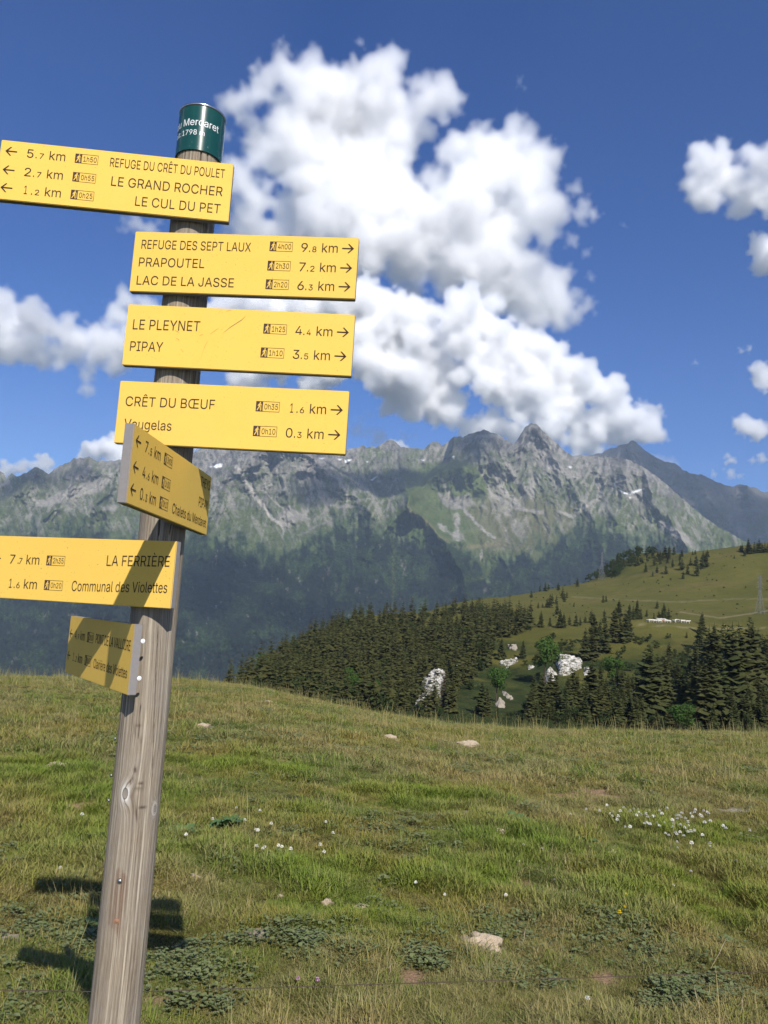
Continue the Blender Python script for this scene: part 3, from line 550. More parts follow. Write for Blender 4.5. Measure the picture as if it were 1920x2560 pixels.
def plant_tree(p, h, kind='spruce', label=None, group=None, detailed=True, w=1.0, name=None):
    r = rng.random(); rz = rng.random() * 6.28
    mesh = {'spruce': (SPR if detailed else SPR_LO), 'bright': BR, 'scrub': SC, 'dead': [SPR_DEAD]}[kind]; me = mesh[int(r * 997) % len(mesh)]
    cat = 'bush' if kind == 'scrub' else 'tree'; name = name or {'spruce': 'spruce_tree', 'bright': 'broadleaf_tree', 'scrub': 'scrub_bush', 'dead': 'dead_spruce'}[kind]
    sxy = h * w * (1 + .2 * (rng.random() - .5))
    if kind == 'spruce' or detailed:
        o = empty(name, p, rz); o.scale = (sxy, sxy, h)
        c_ = bpy.data.objects.new('crown', me); link(c_, o); c_ = bpy.data.objects.new('trunk', TRK); link(c_, o)
    else:
        o = bpy.data.objects.new(name, me); o.location = p; o.rotation_euler = (0, 0, rz); o.scale = (sxy, sxy, h); link(o)
    tag(o, label, cat, group); return o
TREES = []      # (x, y) already taken
def put(px, py, hpx, kind='spruce', label=None, group=None, w=1.0, D=None):
    if D is None: p = on_hill(px, py)
    else:
        d = pray(px, py); p = CAM + d * (D / d[1]); p[2] = float(hill_z(np.array(p[0]), np.array(p[1])))
    dist = (p - CAM) @ Fv; h = hpx / FPX * dist
    if D is not None: h = hpx / FPX * dist + ((CAM + pray(px, py) * (dist / 1))[2] - p[2])
    h = min(max(h, 1.2), 30); TREES.append((p[0], p[1], h))
    return plant_tree(p - np.array([0, 0, .15]), h, kind, label, group, hpx > 38, w)
Z9 = lambda x, y: (1200 + x / 2.304, 1300 + y / 2.304)
G_LONE = 'single spruces dotted over the upper pasture'; G_RIGHT = 'tall spruces in the hollow on the right, behind the meadow'; G_MID = 'spruces at the lower edge of the pasture'; G_CREST = 'spruces on the hilltop skyline'; G_FOREST = 'spruces of the dense forest on the left flank of the hill'
L_LONE = 'small dark spruce standing on the open olive pasture of the far hillside'; L_RIGHT = 'tall dark spruce in the hollow right behind the meadow edge'; L_MID = 'spruce at the lower edge of the pasture, above the hollow'; L_CREST = 'spruce in the clump on the hilltop skyline beside the pasture'; L_FOREST = 'spruce in the dense dark forest on the left flank of the hill'
for zx, zy, zh in [(560, 385, 58), (450, 405, 48), (375, 410, 55), (345, 405, 40), (395, 400, 38), (295, 447, 48), (475, 450, 70), (500, 450, 45), (485, 472, 60), (415, 480, 60), (440, 485, 55), (385, 505, 60), (402, 505, 85), (360, 505, 30), (335, 508, 38), (290, 520, 48), (709, 475, 50), (726, 472, 44), (1020, 510, 50), (540, 500, 28),
                   (955, 300, 58), (1020, 305, 50), (1071, 312, 58), (995, 325, 36), (1170, 340, 50), (1163, 288, 72), (1196, 312, 65), (1250, 322, 84), (1245, 262, 66), (1278, 280, 80), (1300, 272, 92), (1005, 262, 50), (1110, 272, 55), (1212, 262, 50), (1465, 222, 22), (945, 362, 20), (1080, 250, 40), (1040, 255, 44), (1150, 262, 40), (1530, 392, 18), (1320, 318, 14), (1100, 350, 10), (1018, 362, 14)]:
    put(*Z9(zx, zy), zh / 2.304, label=L_LONE, group=G_LONE)
for zx, zy, zh in [(1285, 235, 62), (1310, 215, 50), (1525, 208, 50), (1510, 182, 52), (1545, 190, 88), (1580, 192, 72), (1610, 188, 84), (1640, 188, 62), (1560, 195, 60), (1595, 190, 64), (1656, 186, 52), (1240, 198, 30), (1225, 200, 24), (1500, 180, 40), (1625, 186, 58)]:
    put(*Z9(zx, zy), zh / 2.304, label=L_CREST, group=G_CREST)
for zx, zy, zh in [(960, 556, 46), (905, 572, 118), (860, 575, 95), (925, 572, 75), (882, 574, 84), (800, 566, 110), (1060, 567, 92), (1086, 575, 76), (1030, 568, 52), (1002, 577, 44), (1048, 570, 66), (443, 545, 80), (460, 622, 112), (482, 622, 92), (350, 617, 95), (515, 604, 60), (553, 612, 78), (576, 607, 56), (402, 612, 60), (642, 592, 80), (716, 592, 82), (606, 592, 48), (652, 590, 58), (660, 588, 50),
                   (775, 705, 205), (835, 705, 190), (805, 700, 150), (860, 690, 140), (718, 765, 190), (690, 720, 150), (605, 808, 190), (655, 720, 180), (650, 810, 170), (122, 800, 130), (246, 798, 108), (20, 850, 185), (55, 780, 110), (1275, 600, 70), (1282, 660, 135), (1265, 745, 160), (1350, 690, 90), (1190, 680, 40)]:
    put(*Z9(zx, zy), zh / 2.304, label=L_MID, group=G_MID)
for zx, zy, zh, D in [(1350, 830, 235, 255), (1400, 800, 210, 265), (1455, 925, 335, 235), (1490, 900, 310, 240), (1425, 870, 250, 245), (1550, 800, 240, 260), (1605, 745, 120, 300), (1640, 790, 120, 290), (1575, 790, 200, 268), (1655, 770, 120, 290), (1320, 760, 150, 280), (300, 1150, 265, 225), (350, 1140, 250, 230), (430, 1160, 300, 225), (530, 1060, 220, 235), (400, 1100, 230, 240), (560, 1130, 250, 225), (500, 1140, 240, 222),
                      (640, 1060, 260, 240), (680, 1170, 240, 220), (610, 1140, 210, 225), (860, 1180, 150, 215), (900, 1170, 160, 215), (930, 1180, 150, 214), (970, 1105, 400, 230), (1020, 1095, 330, 232), (1060, 1060, 280, 240), (940, 1050, 240, 240), (1230, 1100, 270, 225), (1285, 1125, 310, 222), (1330, 1130, 370, 222), (1390, 1060, 290, 232), (1260, 1060, 230, 236), (1180, 1080, 170, 230), (40, 1130, 175, 222), (10, 1060, 130, 230), (100, 1150, 80, 218), (1460, 1150, 130, 215), (720, 1100, 160, 228), (760, 1160, 130, 218),
                      (1640, 1150, 110, 214), (1100, 1150, 110, 214), (1345, 1170, 110, 213)]:
    put(*Z9(zx, zy), zh / 2.304, label=L_RIGHT, group=G_RIGHT, D=D)
G_BR = 'bright green broadleaf trees in the hollow'
for zx, zy, zh, D, w, lab in [(375, 845, 195, 300, .95, 'bright green broadleaf tree just above and left of the large white rock face'), (95, 1020, 200, 262, .8, 'bright green broadleaf tree on the grassy slope between the two white rock faces'), (1150, 1215, 180, 200, 1.1, 'bright green bush-like tree at the near edge of the hollow, below the tall right spruces'),
                       (775, 880, 110, 290, .9, 'green broadleaf tree on the slope right of the large white rock face'), (-300, 1150, 150, 240, .8, 'green broadleaf tree at the meadow edge, left of the left white rock face')]:
    put(*Z9(zx, zy), zh / 2.304, 'bright', lab, None, w, D)
Z10 = lambda x, y: (500 + x / 2.3366, 1400 + y / 2.3366)
for zx, zy, zh, D in [(905, 800, 130, 235), (1010, 800, 110, 235), (360, 600, 60, 320), (575, 790, 70, 235), (870, 700, 80, 250)]: put(*Z10(zx, zy), zh / 2.3366, 'bright', 'green broadleaf tree mixed into the dense forest on the left flank', 'green broadleaf trees inside the dark forest', .9, D)
dz_ = put(*Z10(1420, 870), 225 / 2.3366, 'dead', 'bare brown dead spruce standing right of the left white rock face', None, 1.0, 230)
# scrub
G_SC = 'dark scrub bushes on and below the pasture'; L_SC = 'dark green scrub bush among the spruces on the hillside'
for zx, zy, zh in [(490, 740, 60), (530, 735, 55), (460, 760, 60), (510, 770, 55), (415, 690, 50), (390, 700, 40), (930, 720, 55), (900, 700, 40), (975, 700, 50), (1090, 690, 40), (1010, 740, 50), (830, 770, 50), (800, 810, 60), (1120, 800, 60), (1160, 830, 70), (1100, 870, 70), (740, 860, 60), (700, 880, 60), (830, 860, 50),
                   (660, 960, 60), (760, 950, 70), (820, 930, 60), (870, 870, 60), (180, 740, 30), (265, 840, 40), (330, 910, 40), (1190, 780, 60), (1130, 1010, 90), (1520, 1010, 120), (1600, 980, 130), (1640, 930, 100), (1560, 1080, 130), (1620, 1080, 140), (1650, 1140, 130), (1500, 1120, 130), (1590, 1170, 110), (1190, 1170, 70), (1080, 1170, 70), (1420, 1170, 80), (800, 1190, 70), (250, 1170, 60), (180, 1150, 60), (470, 1190, 60), (600, 1190, 60), (1530, 890, 100), (1600, 860, 100), (870, 1000, 80), (1130, 930, 90)]:
    put(*Z9(zx, zy), zh / 2.304, 'scrub', L_SC, G_SC, 1.2)
for px, py, hp, D in [(1048, 1800, 44, 222), (1070, 1808, 40, 220), (1030, 1790, 50, 224), (1100, 1812, 46, 219)]: put(px, py, hp, 'scrub', 'dark bush at the foot of the left white rock face', 'bushes at the foot of the left rock face', 1.3, D)
for px, py, hp, D in [(1128, 1790, 105, 226), (1012, 1800, 110, 226), (1090, 1815, 60, 219)]: put(px, py, hp, 'spruce', {1128: 'spruce just right of the left white rock face', 1012: 'spruce just left of the left white rock face', 1090: 'small spruce in front of the left white rock face'}[px], None, .9, D)
# shrub wood on the hill crest
n_cr = 0; L_CW = 'leafy tree of the dark wood on the hilltop beside the pylon'; G_CW = 'trees of the dark wood on the hilltop'
crest_poly = [(600, 355), (690, 290), (760, 215), (800, 190), (1000, 180), (1180, 195), (1200, 215), (1090, 235), (990, 240), (870, 275), (800, 320), (730, 340), (650, 350)]
while n_cr < 95:
    zx, zy = rng.uniform(600, 1210), rng.uniform(180, 356)
    if not bool(in_poly(np.array(zx), np.array(zy), crest_poly)): continue
    px, py = Z9(zx, zy); kind = 'scrub' if rng.random() < .72 and zx < 1020 else 'spruce'
    put(px, py + 3, (rng.uniform(36, 58) if kind == 'scrub' else rng.uniform(36, 62)) / 2.304, kind, L_CW, G_CW, .95 if kind == 'scrub' else 1, D=None); n_cr += 1
# the hollow fills up with more spruces and undergrowth
HOLLOW = [(640, 900), (760, 900), (880, 930), (930, 800), (1000, 720), (1130, 800), (1200, 860), (1290, 700), (1400, 780), (1659, 720), (1659, 1200), (230, 1200), (270, 1060), (420, 1000), (560, 980)]
fill = []
for _ in range(3000):
    zx, zy = rng.uniform(230, 1680), rng.uniform(760, 1200)
    if not bool(in_poly(np.array(zx), np.array(zy), HOLLOW)): continue
    px, py = Z9(zx, zy); D = float(np.interp(py, [1620, 1680, 1740, 1822], [330, 290, 255, 212])) * rng.uniform(.97, 1.03); d = pray(px, py); x_, y_ = d[0] / d[1] * D, D
    if any((x_ - a) ** 2 + (y_ - b_) ** 2 < 3.0 ** 2 for a, b_, *_r in TREES): continue
    k = rng.random(); right = zx > 1150
    if k < (.5 if right else .4): TREES.append((x_, y_, 9)); fill.append((x_, y_, 'spruce', rng.uniform(7, 15) if right else rng.uniform(4.5, 11)))
    else: TREES.append((x_, y_, 3)); fill.append((x_, y_, 'scrub', rng.uniform(2.5, 5.5)))
    if len(fill) > 330: break
for x_, y_, kd, h in fill:
    p = np.array([x_, y_, float(hill_z(np.array(x_), np.array(y_))) - .2])
    plant_tree(p, h, kd, 'smaller spruce packed between the tall ones in the hollow' if kd == 'spruce' else 'bush of the dense undergrowth in the hollow', 'smaller spruces filling the hollow' if kd == 'spruce' else 'bushes of the undergrowth in the hollow', True, 1.0 if kd == 'spruce' else 1.3)
# dense forest on the left flank
forest_polys = [([(540, 1745), (580, 1725), (650, 1680), (700, 1640), (760, 1600), (820, 1568), (880, 1553), (1010, 1540), (1095, 1540), (1200, 1520), (1300, 1530), (1330, 1575), (1290, 1590), (1235, 1605), (1232, 1665), (1190, 1680), (1175, 1725), (1120, 1730), (1100, 1790), (1065, 1810), (1055, 1790), (1050, 1740), (1000, 1790), (880, 1800), (700, 1765), (600, 1745)], 330)]
cand = []
for _ in range(14000):
    px, py = rng.uniform(460, 1340), rng.uniform(1505, 1810)
    if bool(in_poly(np.array(px), np.array(py), forest_polys[0][0])): cand.append((px, py))
gaps = [[(690, 1690), (800, 1640), (820, 1665), (720, 1720)], [(830, 1720), (930, 1700), (940, 1740), (850, 1765)], [(830, 1610), (880, 1560), (880, 1590), (850, 1610)], [(1085, 1550), (1160, 1535), (1150, 1562), (1090, 1566)], [(900, 1680), (960, 1655), (965, 1680), (920, 1715)], [(760, 1560), (830, 1545), (800, 1600), (740, 1610)]]
FP = []; BU = []
for px, py in cand:
    if any(bool(in_poly(np.array(px), np.array(py), g_)) for g_ in gaps) and rng.random() < .9: continue
    p = on_hill(px, py, 205, 640); h = rng.choice([rng.uniform(5, 8), rng.uniform(8, 11), rng.uniform(10, 15)])
    if p[1] > 470: h *= .85
    if any((p[0] - a) ** 2 + (p[1] - b_) ** 2 < (2.7 + .0038 * p[1]) ** 2 for a, b_, *_r in TREES): continue
    TREES.append((p[0], p[1], h))
    if rng.random() < .27: BU.append((p, h * .5))
    else: FP.append((p, h))
FP.sort(key=lambda q: q[0][1])
print('forest trees', len(FP), 'other', len(TREES) - len(FP))
n_spruce_now = len([o for o in C.objects if o.name.startswith('spruce_tree')])
KEEP = max(0, 300 - n_spruce_now)
FPv = FP
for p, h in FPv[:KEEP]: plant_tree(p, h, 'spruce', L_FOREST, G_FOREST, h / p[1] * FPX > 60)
if BU:
    sv, sf, st = bush_mesh(160, n=260, leaf=.06, wid=.62); sv = np.array(sv); VV, FF, TT = [], [], []
    for i, (p, h) in enumerate(BU): a_ = rng.random() * 6.28; M_ = np.array([[math.cos(a_), -math.sin(a_), 0], [math.sin(a_), math.cos(a_), 0], [0, 0, 1]]); VV.append(sv @ M_.T * [h * 1.3, h * 1.3, h] + p); FF += [tuple(q + i * len(sv) for q in f) for f in sf]; TT += st
    uo = obj('undergrowth', poly_mesh('undergrowth', np.concatenate(VV), FF, False, dict(tip=TT)), m_scrub); uo['kind'] = 'stuff'
rest = FPv[KEEP:]
if rest:
    V_all, F_all, T_all = [], [], []; k0 = 0
    for p, h in rest:
        V_, F_, tp = spruce_mesh(int(rng.integers(200, 212)), spread=.25, levels=13, per=8, ragged=.3, seg=2); a_ = rng.random() * 6.28; ca, sa = math.cos(a_) * h, math.sin(a_) * h
        A = np.array(V_); B = np.stack([A[:, 0] * ca - A[:, 1] * sa + p[0], A[:, 0] * sa + A[:, 1] * ca + p[1], A[:, 2] * h + p[2]], -1)
        V_all.append(B); F_all += [tuple(i + k0 for i in f) for f in F_]; T_all += tp; k0 += len(V_)
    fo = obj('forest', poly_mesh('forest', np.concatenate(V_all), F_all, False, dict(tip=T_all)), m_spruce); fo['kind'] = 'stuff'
# little juniper cushions on the pasture
JV, JF, JT = [], [], []; k0 = 0
bv, bf, bt = bush_mesh(91, n=60, leaf=.13, wid=.6); bv = np.array(bv)
for _ in range(150):
    px, py = rng.uniform(1330, 1960), rng.uniform(1375, 1550); p = on_hill(px, py, 380, 900); s_ = rng.uniform(.6, 1.7)
    B = bv * [s_ * 1.5, s_ * 1.5, s_ * .8] + p; JV.append(B); JF += [tuple(i + k0 for i in f) for f in bf]; JT += bt; k0 += len(bv)
jo = obj('juniper_cushions', poly_mesh('juniper_cushions', np.concatenate(JV), JF, False, dict(tip=JT)), m_scrub); jo['kind'] = 'stuff'

# ------------------------------------------------------------------ white rock faces
t = NT('white_gypsum_rock'); p = t.coord(); n1 = t.noise(.5, 6, .65, t.scale(p, (1, 1, 2.2))); n2 = t.noise(2.5, 4, .7, p)
c = t.ramp(n1, [(.42, (.13, .125, .085)), (.50, (.50, .47, .41)), (.60, (.76, .73, .67))]); c = t.mix(t.ramp(n2, [(.55, 0), (.7, .7)]), c, (.12, .13, .06))
m_rock = t.bsdf(c, .9, t.math('ADD', n1, n2), 1, .5, spec=.1)
m_rock2 = simple('weathered_grey_rock', (.33, .29, .23), .95, .05, .35, .8)
def rock_face(pts, depth, label, seed, lift=0):
    """an outcrop standing proud of the slope inside an outline given in photograph pixels; its back runs into the hill"""
    pts = [tuple(map(float, k)) for k in pts]; ys = [k[1] for k in pts]; xm = sum(k[0] for k in pts) / len(pts)
    B_ = on_hill(xm, max(ys)); T_ = on_hill(xm, min(ys)); run = min(max(T_[1] - B_[1], 0), 75) * .8; hh_ = (pray(xm, min(ys)) / pray(xm, min(ys))[1])[2] * (B_[1] + run) + H - B_[2]
    up = np.array([0, run, max(hh_, .5)]); up /= np.linalg.norm(up); ax1 = np.array([1., 0, 0]); nn_ = np.array([0, -up[2], up[1]]); org = B_ + np.array([0, -.8, 0])
    def pl(px, py): d = pray(px, py); return CAM + d * (((org - CAM) @ nn_) / (d @ nn_)) - org
    q = np.array([pl(*k) for k in pts]); uu = q @ ax1; vv_ = q @ up; poly = list(zip(uu.tolist(), vv_.tolist())); n_ = 64
    gu, gv = np.meshgrid(np.linspace(uu.min() - 1.5, uu.max() + 1.5, n_), np.linspace(vv_.min() - 1.5, vv_.max() + 1.5, n_), indexing='ij')
    a = gu + (fbm(gu / 2 + seed, gv / 2, 4) - .5) * 1.6; b_ = gv + (fbm(gu / 2, gv / 2 + seed, 4) - .5) * 1.6
    dd_ = seg_d(a, b_, poly + [poly[0]]); s_ = np.where(in_poly(a, b_, poly), dd_, -dd_)
    hgt = np.where(s_ > 0, np.minimum(s_ / 1.0, 1) * depth, np.maximum(s_ * 14, -30)) + ((fbm(gu / 1.4 + seed, gv / 3.4, 5, .6, ridge=True) - .5) * 1.6 + (fbm(gu / 7, gv / .8 + seed, 4) - .5) * 2.6) * (s_ > 0) * np.clip(s_, .2, 1)
    Pn = org + gu[..., None] * ax1 + gv[..., None] * up + nn_ * hgt[..., None]
    o = obj('rock_outcrop', grid_mesh('rock_outcrop', Pn - org, None, False), m_rock2 if ('grey' in label or 'pale' in label) else m_rock); o.location = org; tag(o, label, 'rock'); return o
rock_face([(1082, 1676), (1112, 1678), (1108, 1700), (1095, 1712), (1085, 1735), (1075, 1742), (1060, 1768), (1044, 1774), (1042, 1755), (1062, 1722), (1055, 1700), (1068, 1688)], 1.0, 'white rock face with dark streaks at the left, beside a dead spruce', 3)
rock_face([(1392, 1641), (1456, 1652), (1452, 1672), (1425, 1686), (1400, 1688)], 1.4, 'large white rock cliff with flat top, behind the dark spruces', 7)
rock_face([(1375, 1670), (1392, 1684), (1383, 1716), (1370, 1708), (1358, 1690)], 1.2, 'white rock buttress at the lower left foot of the large cliff', 9)
rock_face([(1460, 1668), (1478, 1682), (1472, 1692), (1462, 1686)], .9, 'small white rock at the right end of the large cliff', 11)
for i, (pts, lab) in enumerate([([(1250, 1652), (1270, 1650), (1296, 1646), (1300, 1655), (1285, 1661), (1256, 1660)], 'low broken white rocks on the grassy slope below a small spruce'), ([(1264, 1667), (1272, 1667), (1271, 1676), (1263, 1674)], 'small round white rock under the low broken rocks'), ([(1320, 1666), (1334, 1664), (1333, 1672), (1321, 1672)], 'small white rock right of the low broken rocks'),
                              ([(1141, 1658), (1147, 1657), (1146, 1672), (1141, 1672)], 'narrow upright white rock between the forest spruces'), ([(1240, 1756), (1260, 1752), (1263, 1768), (1245, 1770)], 'pale grey rock low on the grassy slope'), ([(1256, 1727), (1268, 1735), (1283, 1748), (1276, 1750), (1260, 1738)], 'pale rock streak on the grassy slope'), ([(1270, 1611), (1292, 1618), (1290, 1626), (1275, 1620)], 'grey rock on the slope above the low broken rocks')]):
    rock_face(pts, .7, lab, 20 + i)

# ------------------------------------------------------------------ cows
m_cow = simple('cream_hide', (.58, .55, .48), .85, .1, .08, 2); m_cowd = NT('spotted_hide'); n_ = m_cowd.noise(1.6, 2, .5, m_cowd.coord()); m_cowd = m_cowd.bsdf(m_cowd.ramp(n_, [(.47, (.05, .045, .045)), (.5, (.7, .67, .6))]), .85)
m_cowr = simple('reddish_hide', (.42, .25, .15), .85, .1, .1, 2)
def skin_mesh(name, verts, edges, radii, sub=1):
    me = bpy.data.meshes.new(name); me.from_pydata(verts, edges, []); o = bpy.data.objects.new(name, me); C.objects.link(o)
    m = o.modifiers.new('s', 'SKIN'); m.use_smooth_shade = True
    for i, r in enumerate(radii): me.skin_vertices[0].data[i].radius = r if isinstance(r, tuple) else (r, r)
    me.skin_vertices[0].data[0].use_root = True
    if sub: s2 = o.modifiers.new('u', 'SUBSURF'); s2.levels = sub
    dg = bpy.context.evaluated_depsgraph_get(); out = bpy.data.meshes.new_from_object(o.evaluated_get(dg)); out.name = name
    bpy.data.objects.remove(o); return out
def cow_mesh(graze, k):
    hd = [(1.02, 0, 1.32), (1.32, 0, 1.42), (1.52, 0, 1.32), (1.74, 0, 1.20)] if not graze else [(1.02, 0, 1.2), (1.32, 0, .85), (1.45, 0, .5), (1.50, 0, .2)]
    v = [(0, 0, 1.1), (.45, 0, 1.1), (.80, 0, 1.12), (-.45, 0, 1.12), (-.82, 0, 1.16)] + hd + [(.72, .2, .72), (.74, .2, .36), (.74, .2, 0), (.72, -.2, .72), (.70, -.2, .36), (.70, -.2, 0), (-.78, .2, .78), (-.86, .2, .42), (-.80, .2, 0), (-.78, -.2, .78), (-.90, -.2, .42), (-.86, -.2, 0), (-1.0, 0, 1.22), (-1.06, 0, .75), (-1.05, 0, .5)]
    e = [(0, 1), (1, 2), (0, 3), (3, 4), (2, 5), (5, 6), (6, 7), (7, 8), (2, 9), (9, 10), (10, 11), (2, 12), (12, 13), (13, 14), (4, 15), (15, 16), (16, 17), (4, 18), (18, 19), (19, 20), (4, 21), (21, 22), (22, 23)]
    r = [(.36, .40), (.36, .38), (.30, .34), (.36, .40), (.30, .32), .2, .16, .14, .09, .13, .07, .06, .13, .07, .06, .16, .08, .065, .16, .08, .065, .05, .03, .05]
    v += [(hd[1][0] + .04, .16, hd[1][2] + .10), (hd[1][0] + .04, -.16, hd[1][2] + .10)]; e += [(6, 24), (6, 25)]; r += [.04, .04]
    return skin_mesh('cow', v, e, r)
COWM = [cow_mesh(True, 0), cow_mesh(False, 1)]
cow_meshes = []
for m_ in (m_cow, m_cowd, m_cowr):
    for b_ in COWM: q_ = b_.copy(); q_.materials.clear(); q_.materials.append(m_); cow_meshes.append(q_)
Z6 = lambda x, y: (1580 + x / 9.217, 1500 + y / 9.217)
cl = [(375, 515, 0, 'cow', 2.0), (425, 512, 1, 'c', .3), (490, 512, 0, 'c', 2.9), (535, 522, 1, 'c', .2), (600, 522, 0, 'c', 2.7), (640, 528, 0, 'c', .4), (640, 495, 1, 'c', 3.0), (690, 515, 4, 'c', .4), (735, 495, 1, 'c', 2.5), (790, 518, 0, 'c', .1), (850, 530, 0, 'c', 3.0), (975, 525, 1, 'c', 1.9), (1030, 510, 0, 'c', .3), (1115, 525, 3, 'c', 2.9), (1170, 530, 1, 'c', .2), (1200, 520, 5, 'c', 2.2), (1285, 540, 1, 'c', .15)]
labs = {0: 'white cow at the left end of the resting herd', 7: 'light reddish cow in the middle of the left half of the herd', 11: 'white cow alone in the gap between both halves of the herd', 13: 'dark spotted cow in the right half of the herd', 15: 'reddish cow between the white cows at the right of the herd', 16: 'white cow standing alone at the right end of the herd'}
for i, (zx, zy, k, _n, rz) in enumerate(cl):
    p = on_hill(*Z6(zx, zy), 300, 560); o = bpy.data.objects.new('cow', cow_meshes[k]); o.location = p; o.rotation_euler = (0, 0, rz); s_ = 1.05; o.scale = (s_, s_, s_); link(o)
    tag(o, labs.get(i, 'white cow of the herd on the pasture below the clump of spruces'), 'cow', 'cows of the herd on the pasture')

# ------------------------------------------------------------------ pylons
m_py = simple('galvanised_lattice', (.20, .205, .21), .7, .3, .1, 1, .2)
def bars_mesh(name, segs, r):
    V_, F_ = [], []
    for a, b_ in segs:
        a, b_ = Vector(a), Vector(b_); q_ = (b_ - a).to_track_quat('Z', 'Y'); k = len(V_)
        for e_ in (a, b_):
            for s1, s2 in ((-1, -1), (1, -1), (1, 1), (-1, 1)): V_.append(tuple(e_ + q_ @ Vector((s1 * r, s2 * r, 0))))
        F_ += [(k, k + 1, k + 5, k + 4), (k + 1, k + 2, k + 6, k + 5), (k + 2, k + 3, k + 7, k + 6), (k + 3, k, k + 4, k + 7), (k + 3, k + 2, k + 1, k), (k + 4, k + 5, k + 6, k + 7)]
    return poly_mesh(name, V_, F_)
def pylon(px, py, hpx, label, rz, D=None):
    if D: d = pray(px, py); p = CAM + d * (D / d[1]); p[2] = float(hill_z(np.array(p[0]), np.array(p[1]))) if D < 1100 else p[2]
    else: p = on_hill(px, py)
    h = hpx / FPX * ((p - CAM) @ Fv); o = empty('pylon', p, rz); tag(o, label, 'pylon', 'lattice pylons of the power line over the hill')
    W = lambda z: .085 * h * (1 - .80 * min(1, z / (.62 * h))) + .004 * h * 0 + (.0 if z < .62 * h else 0)
    zs = [0, .16, .30, .42, .53, .62, .72, .82, .92, 1.0]; zs = [z * h for z in zs]; cor = lambda z: [(s1 * max(W(z), .014 * h), s2 * max(W(z), .014 * h), z) for s1, s2 in ((-1, -1), (1, -1), (1, 1), (-1, 1))]
    r_ = .0019 * h
    for k in range(4):
        lg = [(cor(a)[k], cor(b_)[k]) for a, b_ in zip(zs[:-1], zs[1:])]; m_ = bars_mesh('leg', lg, r_ * 1.3); m_.materials.append(m_py); link(bpy.data.objects.new('leg', m_), o)
    br = []
    for a, b_ in zip(zs[:-1], zs[1:]):
        for k in range(4): k2 = (k + 1) % 4; br += [(cor(a)[k], cor(b_)[k2]), (cor(a)[k2], cor(b_)[k]), (cor(b_)[k], cor(b_)[k2])]
    m_ = bars_mesh('lattice_bracing', br, r_ * .6); m_.materials.append(m_py); q_ = bpy.data.objects.new('lattice_bracing', m_); q_['kind'] = 'stuff'; link(q_, o)
    for z, w in ((.68, .15), (.80, .12), (.92, .09)):
        z *= h; w *= h; e = .014 * h
        m_ = bars_mesh('crossarm', [((-w, 0, z), (w, 0, z)), ((-w, 0, z), (-e, 0, z + .035 * h)), ((w, 0, z), (e, 0, z + .035 * h)), ((-w, 0, z), (-w, 0, z - .03 * h)), ((w, 0, z), (w, 0, z - .03 * h))], r_ * .9); m_.materials.append(m_py); link(bpy.data.objects.new('crossarm', m_), o)
    return o
pylon(1900, 1536, 98, 'tallest lattice pylon at the right edge, standing on the pasture', .5)
pylon(1504, 1450, 70, 'lattice pylon on the skyline beside the dark hilltop wood', .7)
pylon(1257, 1498, 52, 'small faint lattice pylon beyond the forest edge, against the blue slope', .7, 1000)

# labels that tell the lone trees apart: counted from landmarks one can find in the picture
LAND = {'the right-hand pylon': (1900, 1520), 'the skyline pylon': (1504, 1440), 'the cow herd': (1660, 1560), 'the large white cliff': (1430, 1670), 'the left white rock face': (1085, 1720), 'the right-edge hilltop clump': (1880, 1370)}
bpy.context.view_layer.update()
for grp, noun in ((G_LONE, 'small spruce on the open pasture'), (G_CREST, 'spruce of the hilltop clump'), (G_MID, 'spruce at the lower edge of the pasture'), (G_RIGHT, 'tall dark spruce in the hollow')):
    L_ = [o for o in C.objects if o.get('group') == grp]; bins = {}
    for o in L_:
        px_, py_ = to_px(np.array(o.location)); best = min(LAND.items(), key=lambda k: math.hypot(k[1][0] - px_, k[1][1] - py_)); dx, dy = px_ - best[1][0], py_ - best[1][1]
        side = ('right of' if dx > 0 else 'left of') if abs(dx) > abs(dy) * .7 else ('below' if dy > 0 else 'above'); bins.setdefault((best[0], side), []).append((math.hypot(dx, dy), o))
    for (lm, side), q in bins.items():
        q.sort(key=lambda k: k[0]); ORD = ['nearest', 'second-nearest', 'third-nearest', 'fourth-nearest', 'fifth-nearest', 'sixth-nearest', 'seventh-nearest', 'eighth-nearest', 'ninth-nearest', 'tenth-nearest', 'eleventh-nearest', 'twelfth-nearest']
        for i, (_, o) in enumerate(q): o['label'] = (ORD[i] if i < len(ORD) else 'farther') + ' ' + noun + ' ' + side + ' ' + lm


# ------------------------------------------------------------------ the signpost
AX = np.array([-.5195, 1.8303]); PR = .0541
def on_post(px, py, r=PR):
    d = pray(px, py); a = d[:2] @ d[:2]; b = -2 * d[:2] @ AX; c = AX @ AX - r * r
    t_ = (-b - math.sqrt(max(b * b - 4 * a * c, 0))) / (2 * a); return CAM + d * t_
post_foot = float(meadow_z(np.array(AX[0]), np.array(AX[1])))
sp = empty('signpost', (AX[0], AX[1], post_foot - .02)); tag(sp, 'weathered wooden signpost with seven yellow hiking signs and a dark green cap', 'signpost')
bpy.context.view_layer.update()
def child(name, me, mat, parent, smooth=False):
    """a mesh given in world coordinates, stored relative to the post's foot"""
    o = obj(name, me, mat, None, smooth); o.parent = parent; o.matrix_parent_inverse = parent.matrix_world.inverted(); return o
ztop = on_post(501, 262)[2]
